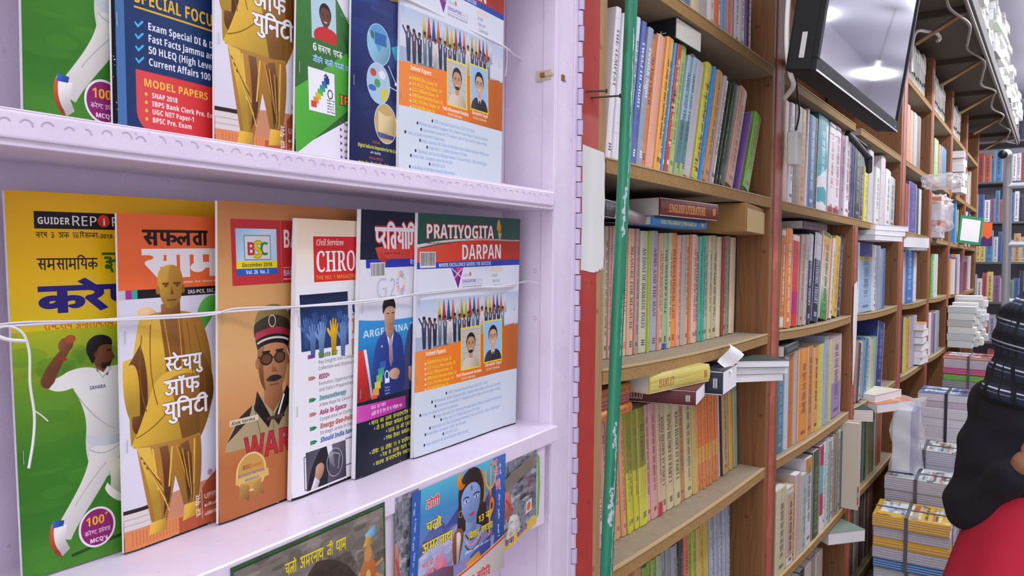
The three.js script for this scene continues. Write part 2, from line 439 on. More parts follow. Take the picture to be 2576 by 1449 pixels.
B5: [1.12, `5102,104.6,262,-20,5cac3c,eee,~
5207,165,262,-20,d8dcd4,,`],
C5: [0.775, `5069,85.6,250,-20,e8e8e8,,
5155,88.6,250,-20,c07888,446,~
5244,54.6,250,-20,48589c,,
5299,93.6,250,-20,b8b0c0,,
5393,116,250,-20,90a0a4,,`],
Z5: [1.803, `5088,175,260,-20,94b868,cdb,~
5281,91.6,260,-20,b88860,,
5373,234,260,-20,3c78a8,,`],
};

// ---------------------------------------------------------------- the room
const setting = (name, label, category, geo, mat) => single(name, label, category, geo, mat, null, 'structure');
setting('floor', 'worn grey stone floor of the shop and the street before it', 'floor', box(-3, 9.6, -0.1, 0, -0.5, 3.2), M.floor);
setting('ceiling', 'pale lilac painted ceiling over the shop aisle', 'ceiling', box(1.05, 9.6, 3.05, 3.15, -0.5, 2.2), M.ceil);
setting('wall_left', 'plastered wall behind the shelves and the lilac rack', 'wall', box(-1.4, 9.6, 0, 3.05, -0.5, -0.345), M.plaster);
setting('wall_right', 'plastered wall on the far side of the aisle', 'wall', box(1.05, 9.6, 0, 3.05, 2.0, 2.2), M.plaster);
setting('wall_back', 'plastered wall at the far end of the aisle', 'wall', box(9.4, 9.6, 0, 3.05, -0.345, 2.0), M.plaster);

setting('wall_front', 'rendered house wall across the narrow lane', 'wall', box(-2.2, 1.05, 0, 3.6, 2.3, 2.5), M.plaster);

// ---------------------------------------------------------------- ceiling tubes
for (const [x, z] of [[2.1, 0.95], [3.9, 0.95], [5.7, 0.95], [7.6, 0.95]]) {
  const t = thing('tube_light', `white fluorescent tube on the ceiling, ${x < 3 ? 'nearest the entrance' : x < 5 ? 'second from the entrance' : x < 7 ? 'third from the entrance' : 'at the far end'}`, 'lamp', [x, 3.05, z], 'ceiling tubes');
  part('housing', box(-0.62, 0.62, -0.05, 0, -0.06, 0.06, 0.008), M.white, t);
  part('tube', cyl(V(-0.6, -0.075, 0), V(0.6, -0.075, 0), 0.018, 0.018, 16), std('#ffffff', 0.4, { emissive: '#f2f6ff', emissiveIntensity: 6 }), t);
  const l = new THREE.RectAreaLight('#f1f5ff', LAMP, 1.2, 0.12); l.position.set(0, -0.1, 0); l.rotation.x = -Math.PI / 2; l.name = 'tube_glow'; t.add(l);
}

for (const [i, [x, y, z]] of [[4.9, 2.62, 1.35], [6.5, 2.6, 1.3], [8.1, 2.6, 1.0]].entries()) {
  const t = thing('hanging_bulb', `white bulb hanging on a cord, ${['nearest', 'second', 'third'][i]} from the entrance`, 'lamp', [x, y, z], 'hanging bulbs');
  part('glass', new THREE.SphereGeometry(0.05, 20, 14).translate(0, -0.05, 0), std('#ffffff', 0.4, { emissive: '#f4f8ff', emissiveIntensity: 9 }), t); part('socket', cyl(V(0, -0.01, 0), V(0, 0.05, 0), 0.02), M.white, t); part('cord', cyl(V(0, 0.05, 0), V(0, 3.05 - y, 0), 0.004), M.black, t);
  const l = new THREE.PointLight('#f3f7ff', BULB, 0, 2); l.position.set(0, -0.05, 0); l.castShadow = true; l.name = 'bulb_glow'; t.add(l);
}

// ---------------------------------------------------------------- lilac magazine rack
const shelfY = (x) => 1.048 + (x - 0.35) * 0.03;
{
  const t = thing('magazine_rack', 'lilac painted wooden magazine rack with two shelves, hinged to the red post', 'rack');
  part('back_panel', box(0.02, 0.932, 0.35, 2.05, -0.103, -0.089), M.lilac, t);
  const side = part('side_panel', box(0.924, 0.937, 0.35, 2.05, -0.089, -0.002, 0.002), M.lilac, t);
  part('stile', [box(0.922, 0.978, 0.35, 2.05, -0.02, 0.0, 0.003), box(0.922, 0.93, 0.35, 2.05, -0.004, 0.004, 0.003)], M.lilac, t);
  part('stile', box(0.02, 0.17, 0.35, 2.05, -0.05, 0.0, 0.003), M.lilac, t);
  // three shelves; the middle one carries a front bead pressed with crescents
  const bead = (y, z1) => { const g = new THREE.CylinderGeometry(0.0105, 0.0105, 0.74, 20); g.scale(1, 1, 1); g.rotateZ(Math.PI / 2); g.translate(0.534, y, z1); return metre(g); };
  for (const y of [1.400, 1.742]) {
    const s = part('shelf', box(0.17, 0.923, y - 0.022, y, -0.089, 0.004, 0.003), M.lilac, t);
    part('front_strip', [box(0.165, 0.899, y - 0.0205, y + 0.003, 0.0, 0.02, 0.0045), box(0.165, 0.897, y - 0.0235, y - 0.0195, 0.0, 0.0175, 0.001)], M.lilac, s);
    const list = [];
    for (let x = 0.2; x < 0.885; x += 0.0135) { const r = rr(0.0034, 0.0044), g = new THREE.TorusGeometry(r, 0.0011, 6, 10, Math.PI * rr(0.55, 0.95)); g.rotateZ(rr(-0.3, 0.5)); g.translate(x + rr(-0.002, 0.002), y - 0.008 + rr(-0.0016, 0.0016), 0.0193); list.push(g); }
    part('crescent_beading', list, M.lilac, s, 'stuff');
  }
  // the lower shelf widens to the left and stands a little out of level
  const lower = (() => {
    const pts = [[0.17, -0.089], [0.923, -0.089], [0.923, 0.012], [0.895, 0.013], [0.62, 0.028], [0.36, 0.046], [0.17, 0.052]];
    const s = new THREE.Shape(pts.map(([x, z]) => new THREE.Vector2(x, -z))), g = new THREE.ExtrudeGeometry(s, { depth: 0.02, bevelEnabled: true, bevelSize: 0.0015, bevelThickness: 0.0015, bevelSegments: 1 });
    g.rotateX(-Math.PI / 2); const p = g.attributes.position; for (let i = 0; i < p.count; i++) p.setY(i, p.getY(i) - 0.0215 + shelfY(p.getX(i)));
    g.computeVertexNormals(); return metre(g);
  })();
  const ls = part('shelf', lower, M.lilac, t);
  const apron = (() => { const a = []; const xs = [0.17, 0.36, 0.62, 0.895], zs = [0.05, 0.044, 0.026, 0.011];
    for (let i = 0; i < 3; i++) { const g = new THREE.BoxGeometry(1, 1, 1, 1, 1, 1), p = g.attributes.position;
      for (let k = 0; k < p.count; k++) { const e = p.getX(k) > 0 ? 1 : 0, x = xs[i + e]; p.setXYZ(k, x, p.getY(k) > 0 ? shelfY(x) - 0.02 : 0.93, zs[i + e] + (p.getZ(k) > 0 ? 0 : -0.012)); } g.computeVertexNormals(); a.push(metre(g)); } return a; })();
  part('apron', apron, M.lilac, ls);
  part('shelf', box(0.17, 0.923, 0.66, 0.68, -0.089, 0.004, 0.003), M.lilac, t);
  // old latch holes broken through the paint
  const raw = std('#8c6238', 0.9), chipm = std('#cbb89c', 0.8);
  part('latch_hole', box(0.9165, 0.9238, 1.571, 1.577, -0.02, -0.013), raw, side); part('latch_hole', box(0.943, 0.952, 1.569, 1.578, -0.001, 0.0012, 0.0005), raw, side);
  part('latch_plate', [box(0.9205, 0.9245, 1.5665, 1.5815, -0.03, -0.004, 0.001), box(0.918, 0.9215, 1.5715, 1.577, -0.014, 0.001, 0.0015), box(0.951, 0.9555, 1.569, 1.573, 0, 0.0016, 0.0006)], chipm, side);
  part('screw_head', [V(0.9235, 1.29, -0.028), V(0.9235, 1.262, -0.012), V(0.9235, 1.22, -0.028), V(0.9235, 1.196, -0.012)].map((p) => { const g = new THREE.TorusGeometry(0.0026, 0.0006, 6, 12); g.rotateY(Math.PI / 2); g.translate(p.x, p.y, p.z); return g; }), M.lilac, side, 'stuff');
}
{ // the long hinge between rack and post: each knuckle is a part
  const t = thing('piano_hinge', 'long lilac-painted steel hinge joining the rack to the red post', 'hinge', [0.9855, 0, 0.001]);
  part('leaf', box(-0.0085, 0.0095, 0.4, 2.0, -0.002, 0.0008), M.lilac, t);
  part('pin', cyl(V(0.0036, 0.42, 0.003), V(0.0036, 1.97, 0.003), 0.0026), M.rust, t);
  const g = new THREE.CylinderGeometry(0.0044, 0.0044, 0.0218, 14), pm = std('#cfc2d9', 0.4), dk = std('#c4b6cf', 0.35);
  for (let i = 0; i < 66; i++) { const m = part(i ? 'knuckle_' + String(i).padStart(3, '0') : 'knuckle', g, i % 2 ? pm : dk, t); m.position.set(0.0036, 0.43 + i * 0.0234, i % 2 ? 0.0022 : 0.0044); }
}

// ---------------------------------------------------------------- bookcases: six shelf heights, posts between the bays
const LEVEL = [0.115, 0.451, 0.784, 1.128, 1.473, 1.803, 2.187], POST = [[0.995, 1.081], [1.935, 2.034], [2.877, 2.962], [3.81, 3.95], [4.74, 4.84], [5.65, 5.75], [6.6, 6.7], [7.55, 7.65]];
const NTH = ['nearest', 'second', 'third', 'fourth', 'fifth', 'sixth', 'seventh'];
for (let u = 0; u < 7; u++) {
  const [x0, x1] = POST[u], nx = POST[u + 1][0], top = u === 2 ? 1.4485 : u > 1 ? 2.46 : 2.56;
  const t = thing('bookcase', `${u < 2 ? 'brown wooden' : 'wooden'} wall bookcase with dusty shelves, ${NTH[u]} ${u ? 'along the aisle from' : 'to'} the lilac rack`, 'bookcase', [x0, 0, 0], 'bookcases along the wall');
  const w = nx - x0;
  part('back_panel', box(x1 - x0, w, 0.02, u > 1 ? 2.46 : 2.56, -0.335, -0.331), M.wood, t);
  const post = part('post', u === 0 ? [box(0.06, 0.086, 0, top, -0.325, -0.001, 0.002)] : [box(0, x1 - x0, 0, top, -0.325, 0, 0.002)], u ? M.wood : M.paleWood, t);
  if (u === 0) part('red_face', box(0.0, 0.0605, 0, 2.56, -0.06, 0.001, 0.003), M.red, post);
  else { const a = (x1 - x0) * 0.27, b = (x1 - x0) * 0.66; part('red_face', box(a, b, 0, top - 0.004, -0.002, 0.0025, 0.001), M.redWorn, post); }
  for (const y of LEVEL) {
    if (y > 2 && u < 2) continue;
    const n = 14, a = x1 - x0 + 0.0005, b = u === 1 && (y > 1.4 && y < 1.5) ? w + 0.085 : w - 0.0005, sag = y < 1.3 ? 0.007 : 0;
    const bend = (g) => { const p = g.attributes.position; for (let i = 0; i < p.count; i++) { const s = (p.getX(i) - a) / (b - a); p.setY(i, p.getY(i) - sag * 4 * s * (1 - s)); } return g; };
    const seg = (y0, y1, z0, z1) => { const g = new THREE.BoxGeometry(b - a, y1 - y0, z1 - z0, n, 1, 1); g.translate((a + b) / 2, (y0 + y1) / 2, (z0 + z1) / 2); return metre(bend(g), 1, true); };
    const s = part('shelf', seg(y - 0.024, y, -0.325, -0.003), M.board, t);
    part('edge_band', seg(y - 0.0242, y - 0.0018, -0.003, 0.0005), M.chip, s);
    part('edge_lip', seg(y - 0.0018, y + 0.0008, -0.006, 0.002), M.chipTop, s);
  }
}
{ const t = thing('end_post', 'wooden end post of the last bookcase by the back wall', 'post', [7.55, 0, 0]); part('timber', box(0, 0.1, 0, 2.46, -0.325, 0, 0.002), M.wood, t); }

// ---------------------------------------------------------------- paint, tape and nails on the red post
single('torn_tape', 'wide white paper tape with torn ends on the red post', 'tape', (() => { const g = flat([[1.004, 1.484], [1.03, 1.482], [1.071, 1.4795], [1.0745, 1.46], [1.0735, 1.43], [1.076, 1.40], [1.0735, 1.36], [1.0752, 1.32], [1.073, 1.291], [1.069, 1.2955], [1.0655, 1.290], [1.062, 1.2935], [1.058, 1.289], [1.05, 1.2885], [1.044, 1.287], [1.03, 1.288], [1.018, 1.290], [1.003, 1.291], [1.0045, 1.36]], 0.0006); g.translate(0, 0, 0.0012); return metre(g); })(), M.white);
for (const [i, p] of [[V(1.012, 1.566, 0.0), V(1.038, 1.569, 0.022)], [V(1.026, 1.559, 0), V(1.076, 1.568, 0.026)]].entries()) {
  const t = thing('bent_nail', i ? 'long rusty nail, lower of the two in the red post' : 'short rusty nail, upper of the two in the red post', 'nail');
  part('shank', cyl(p[0], p[1], 0.0016, 0.0016, 8), M.rust, t); const d = p[1].clone().sub(p[0]).normalize().multiplyScalar(0.0012); part('head', cyl(p[1], p[1].clone().add(d), 0.0034, 0.0034, 10), M.rust, t);
}
{ // green painted pole leaning against the front of the shelves
  const [c, g] = canvas(256, 2048); g.fillStyle = '#1b7e5a'; g.fillRect(0, 0, 256, 2048); speckle(g, 256, 2048, 500, ['#176c4c', '#1f8862', '#14603f'], 3, 26, 0.35); speckle(g, 256, 2048, 320, ['#10402e', '#0f5038', '#8fb0a4'], 0.5, 2.2, 0.8);
  const flake = (x, y, w, h) => { g.fillStyle = '#c9c2d2'; for (let k = 0; k < 22; k++) { g.globalAlpha = 0.85; g.beginPath(); const yy = y + (k / 22 - 0.5) * h; g.ellipse(x + rr(-w, w) * 0.25, yy, w * rr(0.08, 0.34), h / 22 * rr(0.5, 1.4), 0, 0, 7); g.fill(); } g.globalAlpha = 1; };
  for (const [x, y, w, h] of [[226, 852, 34, 66], [244, 745, 14, 170], [240, 660, 10, 90], [228, 1146, 34, 34], [242, 1190, 14, 70], [222, 1240, 50, 50], [246, 1300, 12, 120], [244, 1000, 10, 80], [236, 620, 8, 30]]) flake(x, y, w, h);
  const a = V(0.958, 0, 0.052), b = V(1.102, 2.36, 0.05), m = cyl(a, b, 0.0098, 0.0098, 20); m.rotateY(0);
  const t = thing('green_pole', 'green painted metal pole with chipped paint leaning before the nearest bookcase', 'pole');
  part('shaft', m, std('#ffffff', 0.33, { map: tex(c, true, true) }), t); part('end_cap', cyl(V(0.958, -0.0, 0.052), V(0.9595, 0.025, 0.052), 0.0112), M.black, t);
}

// ---------------------------------------------------------------- magazine covers, drawn on a sheet 100 wide and 138 high
const SC = 9.4;
let c2;
const R = (x, y, w, h, col) => { c2.fillStyle = col; c2.fillRect(x, y, w, h); };
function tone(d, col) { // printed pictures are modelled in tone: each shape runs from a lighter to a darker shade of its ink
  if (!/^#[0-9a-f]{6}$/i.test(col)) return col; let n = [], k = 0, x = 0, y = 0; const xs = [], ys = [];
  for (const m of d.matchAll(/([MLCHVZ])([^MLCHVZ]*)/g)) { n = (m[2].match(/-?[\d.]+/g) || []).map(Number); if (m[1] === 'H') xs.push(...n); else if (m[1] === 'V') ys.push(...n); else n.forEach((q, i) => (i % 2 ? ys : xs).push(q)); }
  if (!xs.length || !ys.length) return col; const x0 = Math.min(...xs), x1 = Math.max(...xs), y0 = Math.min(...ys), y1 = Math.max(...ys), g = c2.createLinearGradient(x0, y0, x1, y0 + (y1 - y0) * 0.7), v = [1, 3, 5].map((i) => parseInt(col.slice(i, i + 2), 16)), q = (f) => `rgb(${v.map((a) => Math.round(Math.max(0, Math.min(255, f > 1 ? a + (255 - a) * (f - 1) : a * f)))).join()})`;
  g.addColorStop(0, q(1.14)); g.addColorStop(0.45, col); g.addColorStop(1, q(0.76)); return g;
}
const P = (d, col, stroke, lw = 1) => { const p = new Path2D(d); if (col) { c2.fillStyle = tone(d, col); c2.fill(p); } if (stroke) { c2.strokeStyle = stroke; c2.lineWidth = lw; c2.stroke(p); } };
const E = (x, y, a, b, col, stroke, lw = 0.5, rot = 0) => { c2.beginPath(); c2.ellipse(x, y, a, b, rot, 0, 7); if (col) { c2.fillStyle = col; c2.fill(); } if (stroke) { c2.strokeStyle = stroke; c2.lineWidth = lw; c2.stroke(); } };
const LG = (x0, y0, x1, y1, ...st) => { const g = c2.createLinearGradient(x0, y0, x1, y1); st.forEach((s, i) => g.addColorStop(i / (st.length - 1), s)); return g; };
const D = (word, x, y, h, col, o) => devWord(c2, word, x, y, h, col, o);
function T(s, x, y, size, col, { w = 0, font = 'sans-serif', bold = true, edge = null, ew = 0.6, it = 0, align = 'left', rot = 0 } = {}) {
  c2.save(); c2.translate(x, y); if (rot) c2.rotate(rot);
  c2.font = `${bold ? 'bold ' : ''}100px ${font}`; const m = c2.measureText(s).width, k = size / 100, kx = w ? w / m : k;
  c2.transform(kx, 0, -it * k, k, 0, 0); c2.textAlign = w ? 'left' : align;
  if (edge) { c2.strokeStyle = edge; c2.lineWidth = ew / k; c2.lineJoin = 'round'; c2.strokeText(s, 0, 0); }
  c2.fillStyle = col; c2.fillText(s, 0, 0); c2.restore();
}
// print too small to read in the photograph: short strokes along a line
function scrawl(x, y, w, h, col, rot = 0) { c2.save(); c2.translate(x, y); c2.rotate(rot); c2.fillStyle = col; let p = 0, left = 3 + Math.floor(rnd() * 6); while (p < w) { if (left-- <= 0) { p += h * 0.55; left = 3 + Math.floor(rnd() * 6); continue; } const l = rr(0.42, 0.62) * h, t = rnd() < 0.3 ? 1 : 0.68; c2.globalAlpha = rr(0.55, 0.9); c2.beginPath(); c2.ellipse(p + l / 2, -h * t / 2, l * 0.46, h * t / 2, 0, 0, 7); c2.fill(); p += l; } c2.restore(); c2.globalAlpha = 1; }
const barcode = (x, y, w, h) => { R(x, y, w, h, '#e9e6e2'); for (let i = 0.6; i < w - 0.8;) { const l = rr(0.15, 0.5); R(x + i, y + 0.5, l, h - 1.6, '#4a4648'); i += l + rr(0.15, 0.45); } };
const dots = (n, x0, x1, y0, y1, r0, r1, cols, a = 0.4) => { for (let i = 0; i < n; i++) { c2.globalAlpha = a * rnd(); E(rr(x0, x1), rr(y0, y1), rr(r0, r1), rr(r0, r1) * 0.5, cols[i % cols.length]); } c2.globalAlpha = 1; };
function sheet(draw, W = 100, H = 138, sc = SC, place = null) {
  const [c, g] = canvas(Math.round(W * sc), Math.round(H * sc)); c2 = g; g.scale(sc, sc); if (place) { g.save(); g.transform(...place); g.translate(9, 0); draw(); g.restore(); g.transform(...place); } draw(); g.setTransform(1, 0, 0, 1, 0, 0); speckle(g, c.width, c.height, 2600, ['#000', '#fff'], 0.6, 1.6, 0.05); return c;
}
const face = (x, y, s, skin, hair, shirt, tie) => { // a small printed portrait
  P(`M${x - 9 * s} ${y + 15 * s}C${x - 8 * s} ${y + 8 * s} ${x - 4 * s} ${y + 7 * s} ${x} ${y + 7 * s}C${x + 4 * s} ${y + 7 * s} ${x + 8 * s} ${y + 8 * s} ${x + 9 * s} ${y + 15 * s}Z`, shirt);
  if (tie) { P(`M${x - 2.4 * s} ${y + 7 * s}L${x} ${y + 12 * s}L${x + 2.4 * s} ${y + 7 * s}Z`, '#eeeae6'); P(`M${x - 0.7 * s} ${y + 8.4 * s}H${x + 0.7 * s}L${x + 0.9 * s} ${y + 15 * s}H${x - 0.9 * s}Z`, tie); }
  R(x - 1.8 * s, y + 3 * s, 3.6 * s, 5 * s, skin); E(x, y - 1.4 * s, 4.5 * s, 5.6 * s, hair); E(x, y, 3.9 * s, 5.4 * s, skin); P(`M${x - 4 * s} ${y - 2 * s}C${x - 3 * s} ${y - 5.4 * s} ${x + 3 * s} ${y - 5.4 * s} ${x + 4 * s} ${y - 2 * s}C${x + 4.6 * s} ${y - 8 * s} ${x - 4.6 * s} ${y - 8 * s} ${x - 4 * s} ${y - 2 * s}Z`, hair);
  for (const k of [-1, 1]) { R(x + k * 1.7 * s - 0.8 * s, y - 1.5 * s, 1.6 * s, 0.35 * s, hair); E(x + k * 1.7 * s, y - 0.5 * s, 0.5 * s, 0.35 * s, '#2a201c'); }
  P(`M${x - 1.5 * s} ${y + 2.6 * s}C${x} ${y + 3.7 * s} ${x + 1} ${y + 3.5 * s} ${x + 1.5 * s} ${y + 2.6 * s}Z`, '#f2e6e0'); R(x - 0.35 * s, y - 0.4 * s, 0.5 * s, 1.7 * s, 'rgba(90,50,35,.35)');
};
function statue(dx, dy, k) {
  c2.save(); c2.translate(dx, dy); c2.scale(k, k);
  const lit = '#e3b63c', mid = '#b07a2c', dk = '#6b3f18';
  P('M9 44C5 60 3 80 5 96L36 98C42 90 45 76 43 70C43 58 40 48 37 44C30 40 14 40 9 44Z', mid);
  P('M9 44C5 60 3 80 4 95C10 98 16 92 18 80C22 66 20 52 18 42C14 42 11 42 9 44Z', lit); P('M18 42L22 76L24 98L34 97C31 80 30 56 28 42Z', '#8a5520'); P('M20 43L24 70M27 42C28 58 29 72 27 92', null, '#d9a53c', 0.5);
  P('M2 60C1 70 2 82 5 86L9 84C8 74 8 66 9 58Z', lit); P('M4 62C7 60 9 64 8 84L10 88C13 76 12 60 9 54Z', dk); P('M5 83C4 87 5 91 8 91C10 89 10 85 9 83Z', dk);
  P('M14 72C18 66 26 64 34 68L36 97C26 100 14 100 4 95C8 88 11 80 14 72Z', lit); P('M22 70C26 68 32 68 35 70L36 96L27 97Z', '#a06a26'); P('M38 60C42 66 45 74 43 82C41 88 37 88 36 84L37 62Z', '#7a4a1c');
  P('M6 96C8 110 10 122 12 132L18 132C20 124 22 118 23 112C25 118 26 124 28 131L33 129C36 118 37 106 36 97Z', mid);
  P('M6 96C9 106 12 118 13 130L16 130C16 118 14 106 12 97Z', lit); P('M16 98C18 108 18 120 17 128L20 122C22 112 21 104 20 98Z', dk); P('M26 99C27 108 28 116 29 126L31 120C32 110 31 104 30 98Z', dk); P('M13 98L15 116M22 99L20 116M33 98L32 118', null, '#e6bf52', 0.8); for (let i = 0; i < 7; i++) { P(`M${7 + i * 0.6} ${99 + i * 1.2}C${10 + i} ${104 + i * 2} ${13 + i} ${108 + i * 2.6} ${16 + i * 0.6} ${112 + i * 2.4}`, null, i % 2 ? '#6b3f18' : '#e0b850', 0.5); P(`M${24 + i * 1.4} ${99 + i}C${26 + i} ${106 + i * 1.6} ${28 + i * 0.7} ${112 + i * 2} ${29 + i * 0.4} ${116 + i * 1.6}`, null, i % 2 ? '#5c3414' : '#c8983c', 0.5); } P('M10 50C8 62 8 72 11 82M14 46C13 58 13 70 16 80M31 46C33 60 34 76 33 94M35 48C38 60 40 72 39 84M6 92C14 90 22 84 30 72', null, '#8a5a20', 0.45);
  P('M11 129L18 129L18 134L10 134Z', lit); P('M27 126L33 126L34 132L26 133Z', lit);
  P('M19 38L19 44L28 44L28 36Z', '#96602a'); P('M18 30C17 24 20 21.5 24 21.5C28.6 21.5 30 25 29.6 31C29 37 26 40 23.6 40C20.6 40 18.6 36 18 30Z', '#c08c34');
  P('M18 30C17 24 20 21.5 24 21.5C22 26 22 34 23 40C20 39 18.6 35 18 30Z', '#d8a840'); P('M25 29.4H28.6M20 29.4H23', null, dk, 0.9); E(27, 30.4, 0.8, 0.5, dk); E(21.6, 30.4, 0.8, 0.5, dk); P('M24.2 30L25.2 34L23.6 34Z', '#8a5a22'); P('M22 36.4H26.4', null, dk, 0.6); E(17.8, 32, 0.9, 1.8, '#a8742c'); E(29.8, 32, 0.8, 1.8, '#8a5a22');
  c2.restore();
}
const COVER = {};
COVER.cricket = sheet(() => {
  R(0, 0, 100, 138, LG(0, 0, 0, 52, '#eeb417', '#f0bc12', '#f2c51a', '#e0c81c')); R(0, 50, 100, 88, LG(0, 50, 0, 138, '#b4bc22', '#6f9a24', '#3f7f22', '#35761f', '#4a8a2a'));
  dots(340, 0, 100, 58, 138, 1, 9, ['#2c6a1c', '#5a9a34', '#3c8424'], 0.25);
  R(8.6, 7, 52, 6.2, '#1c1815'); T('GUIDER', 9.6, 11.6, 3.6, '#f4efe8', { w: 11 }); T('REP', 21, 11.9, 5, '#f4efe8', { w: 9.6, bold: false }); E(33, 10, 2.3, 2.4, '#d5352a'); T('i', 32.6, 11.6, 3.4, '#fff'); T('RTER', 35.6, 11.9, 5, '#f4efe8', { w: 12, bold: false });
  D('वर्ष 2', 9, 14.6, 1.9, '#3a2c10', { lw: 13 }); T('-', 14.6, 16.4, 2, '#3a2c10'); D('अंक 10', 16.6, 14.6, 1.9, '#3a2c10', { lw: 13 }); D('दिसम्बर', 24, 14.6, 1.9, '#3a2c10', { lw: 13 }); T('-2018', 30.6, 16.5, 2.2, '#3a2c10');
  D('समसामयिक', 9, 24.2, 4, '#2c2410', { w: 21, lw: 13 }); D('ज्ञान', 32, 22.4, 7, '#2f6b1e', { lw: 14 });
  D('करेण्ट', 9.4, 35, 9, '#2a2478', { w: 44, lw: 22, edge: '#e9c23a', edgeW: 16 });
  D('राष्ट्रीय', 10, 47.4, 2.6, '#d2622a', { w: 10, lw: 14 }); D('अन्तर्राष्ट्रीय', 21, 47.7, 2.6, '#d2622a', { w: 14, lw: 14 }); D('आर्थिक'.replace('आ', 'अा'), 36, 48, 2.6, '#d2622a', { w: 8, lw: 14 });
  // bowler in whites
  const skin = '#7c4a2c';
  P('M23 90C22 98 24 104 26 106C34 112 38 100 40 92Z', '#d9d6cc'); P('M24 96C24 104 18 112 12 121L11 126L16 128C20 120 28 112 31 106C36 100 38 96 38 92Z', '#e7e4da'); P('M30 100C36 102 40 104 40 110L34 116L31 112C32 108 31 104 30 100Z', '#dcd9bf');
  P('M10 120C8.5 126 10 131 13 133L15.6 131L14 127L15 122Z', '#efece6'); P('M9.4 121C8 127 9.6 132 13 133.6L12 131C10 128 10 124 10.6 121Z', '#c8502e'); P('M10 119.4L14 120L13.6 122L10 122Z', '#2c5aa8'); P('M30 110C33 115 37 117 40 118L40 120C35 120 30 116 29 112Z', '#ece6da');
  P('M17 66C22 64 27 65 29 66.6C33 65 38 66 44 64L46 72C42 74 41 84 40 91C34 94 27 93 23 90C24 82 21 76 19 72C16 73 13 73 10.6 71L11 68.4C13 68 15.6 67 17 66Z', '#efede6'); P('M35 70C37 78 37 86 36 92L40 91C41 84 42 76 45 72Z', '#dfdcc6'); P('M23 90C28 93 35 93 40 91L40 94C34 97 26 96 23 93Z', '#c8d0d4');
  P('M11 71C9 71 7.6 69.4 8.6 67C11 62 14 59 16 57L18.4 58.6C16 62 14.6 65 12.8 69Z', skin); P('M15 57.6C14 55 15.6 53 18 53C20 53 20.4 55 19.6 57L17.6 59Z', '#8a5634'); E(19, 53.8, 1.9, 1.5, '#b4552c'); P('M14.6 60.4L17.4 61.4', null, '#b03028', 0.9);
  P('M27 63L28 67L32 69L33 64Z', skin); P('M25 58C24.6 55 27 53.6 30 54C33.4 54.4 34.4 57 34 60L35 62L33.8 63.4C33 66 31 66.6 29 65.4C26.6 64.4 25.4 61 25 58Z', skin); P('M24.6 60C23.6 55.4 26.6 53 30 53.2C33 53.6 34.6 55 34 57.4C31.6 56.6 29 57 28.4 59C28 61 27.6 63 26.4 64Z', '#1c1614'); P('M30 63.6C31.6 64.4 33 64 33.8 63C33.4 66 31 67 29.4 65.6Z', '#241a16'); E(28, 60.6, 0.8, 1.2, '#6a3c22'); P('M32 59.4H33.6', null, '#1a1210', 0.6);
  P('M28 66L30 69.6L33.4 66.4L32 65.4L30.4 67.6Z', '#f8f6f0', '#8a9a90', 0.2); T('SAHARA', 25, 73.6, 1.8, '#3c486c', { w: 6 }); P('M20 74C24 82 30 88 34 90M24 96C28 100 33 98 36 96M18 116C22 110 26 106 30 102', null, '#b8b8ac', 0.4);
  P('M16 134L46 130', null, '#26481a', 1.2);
  E(25.6, 126, 6.4, 7.2, '#8c2468', '#f0e6ea', 0.8); T('100', 21.4, 125, 4.6, '#f2b41c', { w: 7 }); T('+', 28.4, 122.6, 2.6, '#f2b41c'); D('करेण्ट', 21, 127, 1.6, '#f4e8f0', { w: 4.4 }); D('अफेयरस', 26, 127, 1.6, '#f4e8f0', { w: 4.4 }); T("MCQ's", 22.6, 131.6, 2.2, '#f8f0f4');
});
